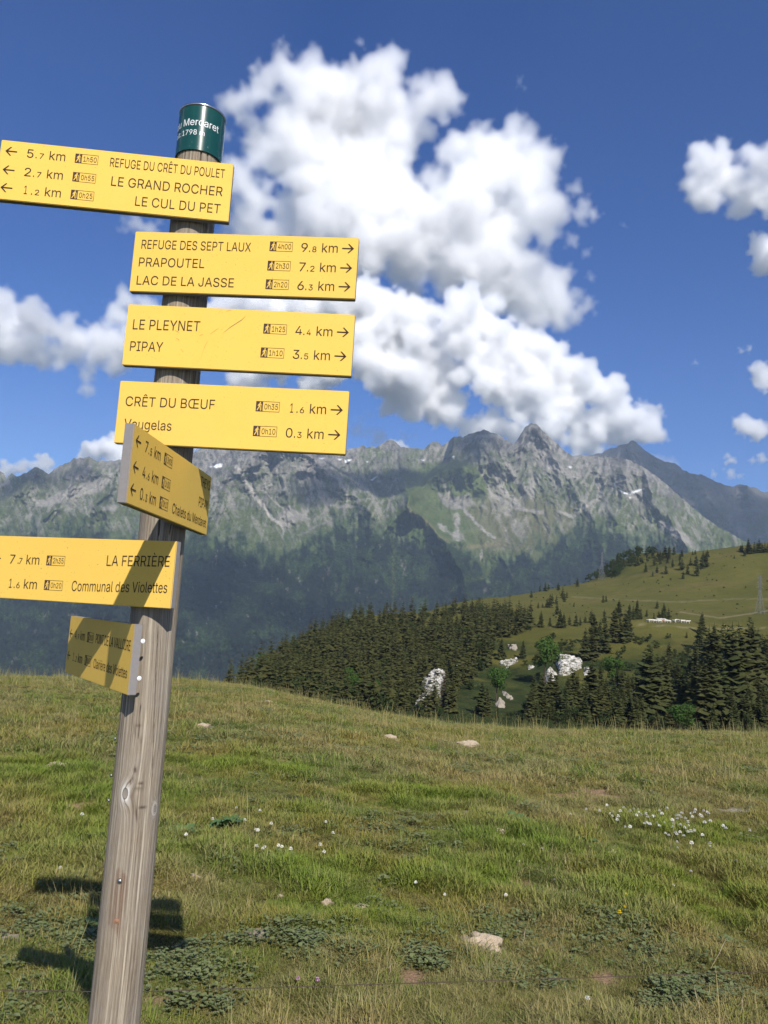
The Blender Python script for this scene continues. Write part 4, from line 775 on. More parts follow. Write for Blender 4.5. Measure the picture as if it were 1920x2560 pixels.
# post: rows of rings, radius roughened along the grain; the grain runs round two knots
nz, na = 620, 220
zz = np.linspace(post_foot - .25, ztop - .004, nz); th = np.linspace(0, 2 * np.pi, na, endpoint=False)
ZZ, TH = np.meshgrid(zz, th, indexing='ij'); U = (TH - 1.5 * np.pi) * PR    # u = 0 on the side that faces -y
def uv_of(px, py):
    p = on_post(px, py); return (math.atan2(p[1] - AX[1], p[0] - AX[0]) % (2 * math.pi) - 1.5 * math.pi) * PR, p[2]
GU = U + (fbm(U * 0 + 3, ZZ * 1.6, 3) - .5) * .02; knotd = np.full(U.shape, 9.)
for (px, py, rad) in ((312.7, 1984, .0065), (388, 2022, .004)):
    ku, kz = uv_of(px, py); du = U - ku; dz = (ZZ - kz) * .55; d = np.hypot(du, dz)
    GU = GU + np.sign(du) * rad * 1.5 * np.exp(-(d / (rad * 3.2)) ** 1.2) * (1 - np.exp(-(np.abs(du) / .002)))
    GU = np.where(d < rad * 4.0, GU * (1 - np.exp(-((d / (rad * 2.0)) ** 2))) + np.exp(-((d / (rad * 2.0)) ** 2)) * (d * 1.3), GU)
    knotd = np.minimum(knotd, d / rad)
grain = fbm(GU * 260, ZZ * 1.2 + 3, 4, .6); crack = np.zeros_like(U)
for (px0, py0, px1, py1, w) in ((504, 372, 488, 560, .0013), (520, 380, 518, 470, .0009), (470, 960, 455, 1075, .001), (400, 1270, 396, 1340, .001), (436, 1280, 425, 1335, .001), (395, 1560, 380, 1960, .0008), (468, 780, 462, 830, .0009), (350, 1760, 345, 1850, .0006), (377, 2300, 350, 2560, .0008)):
    u0, v0 = uv_of(px0, py0); u1, v1 = uv_of(px1, py1); f = np.clip((ZZ - v0) / (v1 - v0), 0, 1); uc = u0 + (u1 - u0) * f + (fbm(ZZ * 14, ZZ * 0 + px0, 3) - .5) * .004
    inside = sstep(0, .06, (ZZ - v0) / (v1 - v0)) * sstep(0, .06, 1 - (ZZ - v0) / (v1 - v0)); crack = np.maximum(crack, np.exp(-((U - uc) / w) ** 2) * inside)
stain = np.zeros_like(U)
for (px, py, a, b, k) in ((338, 1925, .0035, .006, .9), (352, 1958, .006, .003, .8), (346, 1972, .010, .004, .5), (356, 2018, .009, .003, .9), (341, 2035, .0025, .018, .8), (326, 1955, .002, .006, .7), (332, 1948, .0015, .004, .7), (352, 1852, .002, .01, .5), (345, 1815, .0085, .002, .5), (337, 1826, .002, .012, .5)):
    u0, v0 = uv_of(px, py); stain = np.maximum(stain, k * np.exp(-(((U - u0 + (ZZ - v0) * .15) / a) ** 2 + ((ZZ - v0) / b) ** 2) ** 1.3))
plate = np.zeros_like(U)
q = [uv_of(*k) for k in ((284, 2180), (297, 2172), (318, 2192), (318, 2235), (302, 2300), (296, 2345), (286, 2322), (270, 2310))]
u_, v_ = np.array(q).T
ds = seg_d(U * 1000, ZZ * 1000, [(a * 1000, b * 1000) for a, b in q] + [(q[0][0] * 1000, q[0][1] * 1000)]); ins = in_poly(U * 1000, ZZ * 1000, [(a * 1000, b * 1000) for a, b in q])
plate = sstep(-4, 3, np.where(ins, ds, -ds) + (grain - .5) * 9) * (.55 + .45 * sstep(.4, .6, fbm(U * 300, ZZ * 3, 3)))
taper = 1 + .035 * np.clip((.9 - ZZ) / 1.2, -.6, 1)
Rr = (PR + (grain - .5) * .0011 - crack * .006 + .0008 * np.exp(-(knotd - 1.2) ** 2 * 2) - .0008 * (knotd < 1)) * taper / taper[np.argmin(np.abs(zz - 1.0)), 0]
P = np.stack([AX[0] + Rr * np.cos(TH), AX[1] + Rr * np.sin(TH), ZZ], -1)
me = bpy.data.meshes.new('post'); idx = np.arange(nz * na).reshape(nz, na); nx = np.roll(idx, -1, 1)
q4 = np.stack([idx[:-1], nx[:-1], nx[1:], idx[1:]], -1).reshape(-1, 4)
me.from_pydata(P.reshape(-1, 3).tolist(), [], q4.tolist() + [idx[-1].tolist()])
for k, vv in dict(gu=GU, gv=ZZ, crack=crack, stain=stain, plate=plate, knot=np.minimum(knotd, 9)).items():
    a = me.attributes.new(k, 'FLOAT', 'POINT'); a.data.foreach_set('value', vv.ravel().astype('f4'))
t = NT('weathered_wood')
cx = t.n('ShaderNodeCombineXYZ'); t.put(cx.inputs[0], t.math('MULTIPLY', t.attr('gu'), 1)); t.put(cx.inputs[1], t.math('MULTIPLY', t.attr('gv'), .012))
gr = t.noise(240, 6, .7, cx.outputs[0]); gr2 = t.noise(75, 4, .6, cx.outputs[0]); blot = t.noise(9, 5, .6, t.coord()); fib = t.noise(900, 3, .6, t.scale(cx.outputs[0], (1, 3, 1)))
c = t.ramp(gr, [(.34, (.05, .036, .023)), (.43, (.20, .158, .108)), (.53, (.315, .260, .185)), (.64, (.58, .51, .39))])
c = t.mix(t.ramp(gr2, [(.4, 0), (.6, .55)]), c, (.20, .155, .115))
c = t.mix(t.ramp(blot, [(.4, 0), (.7, .5)]), c, (.25, .22, .19))
c = t.mix(t.ramp(fib, [(.5, 0), (.75, .35)]), c, (.50, .455, .40))
kn = t.attr('knot')
ring = t.math('SINE', t.math('MULTIPLY', kn, 7)); 
c = t.mix(t.math('MULTIPLY', t.ramp(t.math('DIVIDE', kn, 9), [(.08, 0), (.13, .8), (.20, .3), (.36, 0)]), t.ramp(gr, [(.42, 0), (.55, 1)])), c, (.74, .72, .68))
c = t.mix(t.ramp(t.math('DIVIDE', kn, 9), [(.095, .6), (.11, .95), (.125, 0)]), c, (.10, .08, .065))
c = t.mix(t.ramp(t.math('DIVIDE', kn, 9), [(.09, .7), (.10, 0)]), c, (.30, .27, .23))
c = t.mix(t.math('MULTIPLY', t.attr('plate'), t.ramp(gr, [(.42, .95), (.6, .25)])), c, (.15, .085, .055))
c = t.mix(t.attr('stain'), c, (.055, .03, .025))
c = t.mix(t.attr('crack'), c, (.02, .017, .014))
wood = t.bsdf(c, .85, gr, .7, .0012, spec=.15)
post = child('post', me, wood, sp, True)
# materials of the boards
t = NT('yellow_board'); nn = t.noise(14, 4, .6, t.coord()); sp_ = t.noise(320, 2, .5, t.coord())
c = t.mix(nn, (.80, .515, .098), (.85, .555, .114)); c = t.mix(t.ramp(sp_, [(.69, 0), (.73, .75)]), c, (.30, .20, .07)); c = t.mix(t.ramp(t.noise(3.2, 6, .75, t.coord()), [(.50, 0), (.72, .30)]), c, (.70, .47, .13))
m_yel = t.bsdf(c, .62, spec=.12)
t = NT('board_core'); nn = t.noise(120, 5, .7, t.coord()); m_core = t.bsdf(t.mix(nn, (.20, .185, .18), (.27, .25, .245)), .85)
m_let = simple('routed_brown_lettering', (.060, .035, .028), .8, .1, .25, 90)
m_let_edge = simple('pictogram_brown', (.075, .045, .04), .8, .1, .3, 90)
m_steel = simple('galvanised_screw', (.55, .56, .58), .35, .5, .1, 60, 1); m_rust = simple('rusty_screw', (.30, .16, .10), .7, .2, .3, 200)
m_white = simple('white_screw_cap', (.8, .8, .8), .5); m_scr = simple('scratch_in_paint', (.30, .20, .08), .8, .1)
import os
try: FONT = bpy.data.fonts.load(os.path.join(bpy.utils.system_resource('DATAFILES'), 'fonts', 'Inter.woff2'))     # Blender's own bundled sans serif
except Exception: FONT = None
_fc = {}
def text_polys(s):
    """a text as a flat mesh (outline curves filled by triangulation): vertices, faces"""
    if s not in _fc:
        cu = bpy.data.curves.new('text', 'FONT'); cu.body = s; cu.size = 10; cu.font = FONT or cu.font
        o = bpy.data.objects.new('text', cu); C.objects.link(o); dg = bpy.context.evaluated_depsgraph_get(); cv = o.evaluated_get(dg).to_curve(dg, apply_modifiers=False)
        loops = []
        for sp_l in cv.splines:
            bp = sp_l.bezier_points; n_ = len(bp); L = []
            for i in range(n_):
                a, b_ = bp[i], bp[(i + 1) % n_]; P4 = [np.array(v[:2]) for v in (a.co, a.handle_right, b_.handle_left, b_.co)]
                lin = np.linalg.norm(np.cross(P4[3] - P4[0], P4[1] - P4[0])) + np.linalg.norm(np.cross(P4[3] - P4[0], P4[2] - P4[0])) < 1e-4
                for q in ([0] if lin else [0, .25, .5, .75]): L.append((1 - q) ** 3 * P4[0] + 3 * (1 - q) ** 2 * q * P4[1] + 3 * (1 - q) * q * q * P4[2] + q ** 3 * P4[3])
            L2 = [p_ for i, p_ in enumerate(L) if np.linalg.norm(p_ - L[i - 1]) > 1e-4]
            if len(L2) > 2: loops.append(np.array(L2))
        o.to_curve_clear(); bpy.data.objects.remove(o); bpy.data.curves.remove(cu)
        V_, F_ = [], []
        from mathutils.geometry import delaunay_2d_cdt
        used = [False] * len(loops); box = [(l.min(0), l.max(0)) for l in loops]
        order = sorted(range(len(loops)), key=lambda i: -np.prod(box[i][1] - box[i][0]))
        for i in order:                      # an outer contour with whatever lies inside its box
            if used[i]: continue
            grp = [j for j in order if not used[j] and (box[j][0] >= box[i][0] - 1e-3).all() and (box[j][1] <= box[i][1] + 1e-3).all()]
            for j in grp: used[j] = True
            vv = []; ee = []
            for j in grp: k = len(vv); n_ = len(loops[j]); vv += [Vector(p_) for p_ in loops[j]]; ee += [(k + q, k + (q + 1) % n_) for q in range(n_)]
            r_ = delaunay_2d_cdt(vv, ee, [], 0, 1e-5)
            def wind(x, y):
                w = 0
                for j in grp:
                    P_ = loops[j]; Q_ = np.roll(P_, -1, 0); up = (P_[:, 1] <= y) & (Q_[:, 1] > y); dn = (P_[:, 1] > y) & (Q_[:, 1] <= y)
                    cr = (Q_[:, 0] - P_[:, 0]) * (y - P_[:, 1]) - (x - P_[:, 0]) * (Q_[:, 1] - P_[:, 1]); w += int((up & (cr > 0)).sum()) - int((dn & (cr < 0)).sum())
                return w
            k0 = len(V_); V_ += [tuple(v) for v in r_[0]]
            for f in r_[2]:
                c_ = sum((r_[0][q] for q in f), Vector((0, 0))) / len(f)
                if wind(c_.x, c_.y) != 0: F_.append(tuple(k0 + q for q in f))
        _fc[s] = (np.array(V_) / 10, F_)
    return _fc[s]
_capV, _ = text_polys('H'); CAPH = _capV[:, 1].max() - _capV[:, 1].min()
class Board:
    def __init__(self, tl, ang, L, h, label, name='sign_board'):
        self.tl = np.array(tl, float); self.d = np.array([math.cos(ang), math.sin(ang), 0]); self.L = L; self.h = h
        self.n = np.array([math.sin(ang), -math.cos(ang), 0]); T = .018
        bm = bmesh.new(); vv = []
        for dep in (0, -T):
            for (u, w) in ((0, 0), (L, 0), (L, -h), (0, -h)):
                vv.append(bm.verts.new(self.tl + self.d * u + np.array([0, 0, w]) + self.n * dep))
        f = bm.faces.new(vv[:4]); bm.faces.new(vv[7:3:-1])
        for i in range(4): bm.faces.new([vv[i], vv[i + 4], vv[(i + 1) % 4 + 4], vv[(i + 1) % 4]])
        bmesh.ops.recalc_face_normals(bm, faces=bm.faces)
        bmesh.ops.bevel(bm, geom=[e for e in bm.edges], offset=.0014, segments=2, affect='EDGES', clamp_overlap=True)
        nv = Vector(self.n)
        for fc in bm.faces: fc.material_index = 0 if fc.normal.dot(nv) > .35 else 1
        self.o = child(name, bm, [m_yel, m_core], sp); self.o['label'] = label
    def at(self, px, py):
        d = pray(px, py); t_ = ((self.tl - CAM) @ self.n) / (d @ self.n); p = CAM + d * t_ - self.tl; return p @ self.d, p[2], t_
    def flat(self, name, V2, F_, mat=None, lift=.0006):
        P = [self.tl + self.d * a + np.array([0, 0, b]) + self.n * lift for a, b in V2]
        o = child(name, poly_mesh(name, P, F_), mat or m_let, self.o); return o
    def text(self, s, p0, p1, cap, name='lettering', capm=None):
        """s from baseline point p0 to p1 (photograph pixels), capital height in pixels"""
        a = self.at(*p0); b = self.at(*p1); V_, F_ = text_polys(s); x0, x1 = V_[:, 0].min(), V_[:, 0].max()
        ch = (capm or cap * (a[2] + b[2]) / 2 / FPX) / CAPH; W = b[0] - a[0]
        X_ = a[0] + (V_[:, 0] - x0) / (x1 - x0) * W; Y_ = a[1] + (X_ - a[0]) / W * (b[1] - a[1]) + V_[:, 1] * ch
        return self.flat(name, np.stack([X_, Y_], -1), F_)
    def textm(self, s, x0, x1, y, capm, name='lettering', lift=.0006):
        V_, F_ = text_polys(s); a, b = V_[:, 0].min(), V_[:, 0].max()
        return self.flat(name, np.stack([x0 + (V_[:, 0] - a) / (b - a) * (x1 - x0), y + V_[:, 1] * capm / CAPH], -1), F_, lift=lift)
    def arrow(self, x, y, left, S):
        """tip at x, y"""
        k = -1 if left else 1; w = .0015 * S / .00094; L_ = 31 * S; hh = 12.5 * S; bk = 13 * S
        t_ = w * 1.6
        V2 = [(-L_, w), (-L_, -w), (-t_ * 1.3, -w), (-t_ * 1.3, w), (0, 0), (-bk, hh), (-bk - t_ * 1.35, hh), (-t_ * 2.0, 0), (-bk, -hh), (-bk - t_ * 1.35, -hh)]
        F_ = [(0, 1, 2, 3), (4, 5, 6, 7), (7, 9, 8, 4)]
        return self.flat('arrow', [(x + k * a, y + b) for a, b in V2], F_, lift=.0008)
    def row(self, tip, digits, tm, left, S=None):
        """arrow, distance and walking time of one line; S = metres per template pixel"""
        S = S or self.S; a = self.at(*tip); x, y = a[0], a[1]; self.arrow(x, y, left, S); by = y - 12.5 * S
        if left: dg_, dt, sm, km, bx = 57, 80, 90, 116, 183
        else: dg_, dt, sm, km, bx = -139, -118, -109.5, -84, -223
        w1 = 8 if digits[0] == '1' else 17
        o1 = self.textm(digits[0], x + (dg_ + (17 - w1) * .5) * S, x + (dg_ + 8.5 + w1 * .5) * S, by, 24 * S, 'distance_lettering')
        self.textm('.', x + dt * S, x + (dt + 3) * S, by, 24 * S, 'distance_lettering')
        self.textm(digits[1], x + sm * S, x + (sm + 11) * S, by, 15.5 * S, 'distance_lettering')
        self.textm('km', x + km * S, x + (km + 41.5) * S, by, 25 * S, 'distance_lettering')
        self.box(x + bx * S, y, S, tm)
    def box(self, x, y, S, tm):
        X0, X1, XM, Y0, Y1 = x, x + 61 * S, x + 18 * S, y - 13.5 * S, y + 13.5 * S; w = 1.1 * S
        V2 = []; F_ = []
        def rect(a, b, c_, d):
            k = len(V2); V2.extend([(a, c_), (b, c_), (b, d), (a, d)]); F_.append((k, k + 1, k + 2, k + 3))
        rect(XM, X1, Y0, Y0 + w); rect(XM, X1, Y1 - w, Y1); rect(X1 - w, X1, Y0 + w, Y1 - w); rect(X0, XM, Y0, Y1)
        self.flat('time_box', V2, F_, m_let_edge, .0004)
        # walking hiker pictogram (yellow in the dark cell)
        cx_, cy_ = (X0 + XM) / 2, (Y0 + Y1) / 2; u = 27 * S
        def P2(pts): return [(cx_ + a * u, cy_ + b * u) for a, b in pts]
        shapes = [[(.07 + .065 * math.cos(k), .36 + .065 * math.sin(k)) for k in np.linspace(0, 2 * math.pi, 9)[:-1]], [(-.10, .20), (.02, .29), (.12, .26), (.10, .02), (-.04, -.02)], [(-.17, .0), (-.10, .22), (-.04, .2), (-.11, .0)], [(.10, .24), (.22, .08), (.26, .12), (.13, .27)],
                  [(-.04, .02), (-.14, -.18), (-.24, -.38), (-.17, -.41), (-.05, -.2), (.04, -.02)], [(.02, .02), (.06, -.18), (.10, -.42), (.18, -.42), (.14, -.16), (.10, .04)], [(.21, .14), (.25, -.38), (.275, -.38), (.245, .14)]]
        V2 = []; F_ = []
        for sh in shapes:
            k = len(V2); V2 += P2(sh); F_.append(tuple(range(k, k + len(sh))))
        self.flat('hiker_pictogram', V2, F_, m_yel, .0008)
        self.textm(tm, XM + 4 * S, X1 - 4 * S, y - 7.2 * S, 14.5 * S, 'time_lettering')
def fitted(q, s, a, L): return (np.array(q) * s + np.array([0, 0, H])), a, L * s, .16 * s
Z1 = lambda x, y: (x / 1.8033, 220 + y / 1.8033)
Z2 = lambda x, y: (x / 1.8033, 740 + y / 1.8033)
Z3 = lambda x, y: (x / 2.592, 1300 + y / 2.592)
Z5 = lambda x, y: (290 + x / 6.381, 1040 + y / 6.381)
Z7 = lambda x, y: (150 + x / 5.027, 1520 + y / 5.027)
b = Board(*fitted((-1.0257, 1.8405, 1.1385), .935, .0808, .5832), 'topmost yellow sign pointing left to Refuge du Crêt du Poulet, Le Grand Rocher and Le Cul du Pet'); b.S = .00088
for tip, dg_, tm in (((13.6, 377), '57', '1h50'), ((6.9, 423.5), '27', '0h55'), ((1.4, 468), '12', '0h25')): b.row(tip, dg_, tm, True)
b.text('REFUGE DU CRÊT DU POULET', Z1(495, 354), Z1(1012, 407), 23.5); b.text('LE GRAND ROCHER', Z1(500, 440), Z1(1002, 488), 24.5); b.text('LE CUL DU PET', Z1(608, 530), Z1(992, 566), 24.5)
b1 = b
b = Board(*fitted((-.6728, 1.8696, .9289), .945, -.0645, .5705), 'yellow sign pointing right to Refuge des Sept Laux, Prapoutel and Lac de la Jasse'); b.S = .00090
for tip, dg_, tm in (((885.1, 622), '98', '4h00'), ((880.3, 670.7), '72', '2h30'), ((876.4, 717.5), '63', '2h20')): b.row(tip, dg_, tm, False)
b.text('REFUGE DES SEPT LAUX', Z1(637, 724), Z1(1130, 738), 23.5); b.text('PRAPOUTEL', Z1(625, 804), Z1(920, 812), 23.5); b.text('LAC DE LA JASSE', Z1(615, 886), Z1(1053, 899), 23.5)
b = Board(*fitted((-.6781, 1.8893, .7433), .933, -.0351, .5764), 'scratched yellow sign pointing right to Le Pleynet and Pipay'); b.S = .00090
for tip, dg_, tm in (((872.3, 831.5), '44', '1h25'), ((866.2, 891.4), '35', '1h10')): b.row(tip, dg_, tm, False)
b.text('LE PLEYNET', Z2(598, 150), Z2(900, 159), 26); b.text('PIPAY', Z2(585, 247), Z2(733, 252), 25)
# scratches
def scratches(b, lines, w=.0009):
    V2 = []; F_ = []
    for pts in lines:
        q = [b.at(*p)[:2] for p in pts]; k0 = len(V2)
        for i, (x, y) in enumerate(q):
            ww = w * (.35 if i in (0, len(q) - 1) else 1); V2 += [(x, y + ww), (x, y - ww)]
        for i in range(len(q) - 1): F_.append((k0 + 2 * i, k0 + 2 * i + 1, k0 + 2 * i + 3, k0 + 2 * i + 2))
    b.flat('scratch', V2, F_, m_scr, .0005)
scratches(b, [[Z2(1008, 165), Z2(1040, 140), Z2(1090, 108), Z2(1108, 90)], [Z2(948, 172), Z2(985, 145)], [Z2(905, 285), Z2(920, 235), Z2(938, 200)], [Z2(985, 80), Z2(1000, 58)], [Z2(900, 178), Z2(915, 174)], [Z2(795, 190), Z2(810, 200)], [Z2(815, 240), Z2(828, 252)], [Z2(1020, 70), Z2(1045, 62)], [Z2(1282, 150), Z2(1286, 140)], [Z2(790, 155), Z2(808, 165)]])
b = Board(*fitted((-.6818, 1.9015, .546), .929, -.0501, .5789), 'yellow sign pointing right to Crêt du Bœuf and Vaugelas'); b.S = .000905
for tip, dg_, tm in (((857.3, 1025.6), '16', '0h35'), ((851.2, 1087.7), '03', '0h10')): b.row(tip, dg_, tm, False)
b.text('CRÊT DU BŒUF', Z2(565, 495), Z2(967, 511), 24.5); b.text('Vaugelas', (309.5, 1070.5), (428, 1077), 24.5)
b = Board(*fitted((-.5025, 1.5053, .3473), .918, 1.5261, .5956), 'yellow sign that sticks out towards the camera, for Theys, Pipay and Chalets du Merdaret'); b.S = .00090
for tip, dg_, tm in ((Z5(312, 378), '75', '3h05'), (Z5(268, 795), '46', '1h30'), (Z5(225, 1155), '03', '0h10')): b.row(tip, dg_, tm, True)
b.text('THEYS', Z5(1345, 1112), Z5(1488, 1192), 24); b.text('PIPAY', Z5(1312, 1432), Z5(1455, 1508), 23.5); b.text('Chalets du Merdaret', Z5(890, 1545), Z5(1427, 1782), 23.5)
# board 6: right end at px 442.5, 1353.2, turned 19.8 degrees
ang6 = math.radians(-18.5); d6 = pray(442.5, 1353.2); tr = CAM + d6 * (1.717 / d6[1]); dd6 = np.array([math.cos(ang6), math.sin(ang6), 0])
n6 = np.array([math.sin(ang6), -math.cos(ang6), 0]); off = (tr[:2] - AX) @ n6[:2]; tr = CAM + (tr - CAM) * (((AX @ n6[:2]) + .0725) / (tr[:2] @ n6[:2]))
b = Board(tr - dd6 * .55, ang6, .55, .150, 'yellow sign pointing left out of the picture to La Ferrière and Communal des Violettes'); b.S = .00090
x6 = b.at(*Z3(305, 258))[0] - 183 * .0009
for (px, py), dg_, tm in ((Z3(200, 257), '77', '2h35'), (Z3(190, 415), '16', '0h20')):
    yy = b.at(px, py)[1]; b.arrow(x6, yy, True, b.S); S = b.S
    by = yy - 12.5 * S
    for st, (a0, a1), cp in ((dg_[0], ((65, 98) if dg_[0] == '7' else (60, 78)), 24), ('.', (118, 124), 24), (dg_[1], (126, 146) if dg_[0] == '7' else (108, 130), 16), ('km', (173, 257) if dg_[0] == '7' else (157, 241), 25)):
        if dg_[0] == '1' and st == '.': a0, a1 = 92, 98
        X0, X1 = b.at(*Z3(a0, py * 2.592))[0], b.at(*Z3(a1, py * 2.592))[0]
        X0 = b.at(a0 / 2.592, py)[0]; X1 = b.at(a1 / 2.592, py)[0]; b.textm(st, X0, X1, by, cp * S, 'distance_lettering')
    b.box(b.at((303 if dg_[0] == '7' else 288) / 2.592, py)[0], yy, S * .96, tm)
b.text('LA FERRIÈRE', Z3(690, 297), Z3(1098, 303), 26.5); b.text('Communal des Violettes', Z3(463, 460), Z3(1082, 473), 26)
b6 = b
b = Board(*fitted((-.8845, 2.2743, -.0534), .949, -.9551, .5694), 'lowest yellow sign, turned sideways, for Pont de la Valloire and Clairière des Violettes'); b.S = .00093
for tip, dg_, tm in ((Z7(128, 318), '49', '2h10'), (Z7(98, 588), '12', '0h30')): b.row(tip, dg_, tm, True)
b.text('PONT DE LA VALLOIRE', Z7(447, 440), Z7(882, 540), 24.5); b.text('Clairière des Violettes', Z7(420, 750), Z7(840, 886), 24)
b7 = b
# screws
def screw(p, nrm, r, mat, parent, name='screw', dome=.5):
    bm = bmesh.new(); ret = bmesh.ops.create_uvsphere(bm, u_segments=14, v_segments=8, radius=r)
    for v in bm.verts: v.co.z *= dome
    M = Matrix.Translation(Vector(p)) @ Vector(nrm).to_track_quat('Z', 'Y').to_matrix().to_4x4()
    bmesh.ops.transform(bm, matrix=M, verts=bm.verts); bm.normal_update()
    ring = bmesh.ops.create_circle(bm, segments=14, radius=r * 1.35, cap_ends=True)['verts']; 
    bmesh.ops.transform(bm, matrix=M @ Matrix.Translation((0, 0, .0006)), verts=ring)
    return child(name, bm, mat, parent, True)
for px, py, mt in ((299, 2203, m_steel), (292, 2302, m_rust)):
    p = on_post(px, py, PR + .0005); nrm = Vector((p[0] - AX[0], p[1] - AX[1], 0)); screw(p, nrm, .0045, mt, sp)
for py in (1852, 1948, 2013):
    p = on_post(300, py); a_ = math.radians(196); screw((AX[0] + (PR + .004) * math.cos(a_), AX[1] + (PR + .004) * math.sin(a_), p[2]), (math.cos(a_), math.sin(a_), 0), .0045, m_steel, sp)
for k, (u, w) in enumerate(((.052, -.035), (.052, -.115))):
    p = b7.tl + b7.d * (b7.L + .0) + np.array([0, 0, w + .0]) - b7.n * .016; screw(p + b7.d * .001 - b7.n * .005, b7.d, .0036, m_white, b7.o, 'screw_cap')
# cap: a green tube sleeve with a steel rim and a lid
rc = .0572; zb = on_post(492, 373.5, rc)[2]; zt = on_post(501, 257.5, rc)[2]
def lathe(prof, seg=96):
    bm = bmesh.new(); rings = []
    for (r, z) in prof: rings.append([bm.verts.new((AX[0] + r * math.cos(k * 2 * math.pi / seg), AX[1] + r * math.sin(k * 2 * math.pi / seg), z)) for k in range(seg)])
    for a, b_ in zip(rings[:-1], rings[1:]):
        for k in range(seg): bm.faces.new((a[k], a[(k + 1) % seg], b_[(k + 1) % seg], b_[k]))
    bmesh.ops.recalc_face_normals(bm, faces=bm.faces); return bm
t = NT('green_enamel'); nn = t.noise(260, 3, .6, t.coord()); nb = t.noise(12, 4, .6, t.coord())
c = t.mix(nb, (.006, .055, .048), (.008, .070, .060)); c = t.mix(t.ramp(nn, [(.715, 0), (.735, .8)]), c, (.6, .62, .6))
m_green = t.bsdf(c, .22, spec=.5)
cap = child('name_cap', lathe([(PR + .0008, zb), (rc, zb), (rc, zt - .003), (rc + .0012, zt - .0025)]), m_green, sp, True); tag(cap, 'dark green tubular cap naming the pass and its altitude')
mod = cap.modifiers.new('edge', 'EDGE_SPLIT')
rim = child('rim', lathe([(rc + .0001, zt - .0055), (rc + .0016, zt - .005), (rc + .002, zt - .002), (rc + .0012, zt), (rc - .006, zt + .0012), (.0005, zt + .002)]), simple('bright_steel', (.62, .63, .64), .25, .5, .05, 20, 1), cap, True)
def wrap_text(s, x0, x1, y, capm):
    """text wrapped round the cap; x is arc length, 0 facing the camera's -y"""
    V_, F_ = text_polys(s); a, b_ = V_[:, 0].min(), V_[:, 0].max()
    bm = bmesh.new(); vs_ = [bm.verts.new((x0 + (p[0] - a) / (b_ - a) * (x1 - x0), y + p[1] * capm / CAPH, 0)) for p in V_]
    for f in F_:
        try: bm.faces.new([vs_[i] for i in f])
        except ValueError: pass
    n_ = int(abs(x1 - x0) / .0025)
    for k in range(1, n_):
        xx = x0 + (x1 - x0) * k / n_; bmesh.ops.bisect_plane(bm, geom=bm.verts[:] + bm.edges[:] + bm.faces[:], plane_co=(xx, 0, 0), plane_no=(1, 0, 0))
    for v in bm.verts:
        a_ = -math.pi / 2 + v.co.x / rc; z_ = v.co.y; v.co = Vector((AX[0] + (rc + .0004) * math.cos(a_), AX[1] + (rc + .0004) * math.sin(a_), z_))
    return child('lettering', bm, m_white, cap)
def cap_uv(px, py):
    p = on_post(px, py, rc); return (math.atan2(p[1] - AX[1], p[0] - AX[0]) + math.pi / 2) * rc, p[2]
Z8 = lambda x, y: (400 + x / 6.9125, 230 + y / 6.9125)
uM, zM = cap_uv(*Z8(412, 590)); uT, zT2 = cap_uv(*Z8(1003, 728)); s_ = (uT - uM)
wr = text_polys('Merdaret')[0]; wcd = text_polys('Col du')[0]; full = s_ / (wr[:, 0].max() - wr[:, 0].min())
wrap_text('Merdaret', uM, uT, (zM + zT2) / 2, .0185); wd = (wcd[:, 0].max() - wcd[:, 0].min()) * full
wrap_text('Col du', uM - .010 - wd, uM - .010, (zM + zT2) / 2, .0185)
ua, za = cap_uv(*Z8(385, 765)); ub, zb2 = cap_uv(*Z8(622, 750)); uc, zc = cap_uv(*Z8(765, 780)); fl = (uc - ua)
w7 = text_polys('1798 m')[0]; wa = text_polys('alt.')[0]; f7 = fl / (w7[:, 0].max() - w7[:, 0].min())
wrap_text('1798 m', ua, uc, za, .0135); wrap_text('alt.', ua - .005 - (wa[:, 0].max() - wa[:, 0].min()) * f7, ua - .005, za, .0135)
# wire of the pasture fence, strung behind the post
zw = on_post(290, 2479)[2]; yb = AX[1] + PR + .004
d0 = pray(0, 2475); w0 = CAM + d0 * (yb / d0[1]); d1 = pray(1920, 2419); 
pw = np.array([AX[0], yb, 0]); pw[2] = (CAM + pray(290, 2479) * (yb / pray(290, 2479)[1]))[2]
tt = (pw[2] + .02 - H) / d1[2]; w1 = CAM + d1 * tt
ptsw = []
dirL = (w0 - pw) / np.linalg.norm(w0 - pw); dirR = (w1 - pw) / np.linalg.norm(w1 - pw)
for s in np.linspace(-4.5, 0, 10)[:-1]: ptsw.append(pw - dirL * s * 1.0 * 1 if False else pw + dirL * (-s))
for s in np.linspace(0, 5.5, 16): ptsw.append(pw + dirR * s + np.array([0, 0, -.012 * math.sin(s / 5.5 * math.pi)]))
def tube(pts, r, seg=8, taper=None):
    bm = bmesh.new(); rings = []; n_ = len(pts)
    for i, p in enumerate(pts):
        a_ = Vector(pts[max(i - 1, 0)]); c_ = Vector(pts[min(i + 1, n_ - 1)]); q_ = (c_ - a_).to_track_quat('Z', 'Y'); k_ = r if taper is None else r * taper[i]
        rings.append([bm.verts.new(Vector(p) + q_ @ Vector((k_ * math.cos(j * 2 * math.pi / seg), k_ * math.sin(j * 2 * math.pi / seg), 0))) for j in range(seg)])
    for A, B in zip(rings[:-1], rings[1:]):
        for j in range(seg): bm.faces.new((A[j], A[(j + 1) % seg], B[(j + 1) % seg], B[j]))
    bm.faces.new(rings[0][::-1]); bm.faces.new(rings[-1]); return bm
tag(obj('fence_wire', tube(ptsw, .0010), simple('fence_wire', (.07, .05, .038), .7, .2), None, True), 'thin fence wire strung low across the meadow behind the post', 'wire')


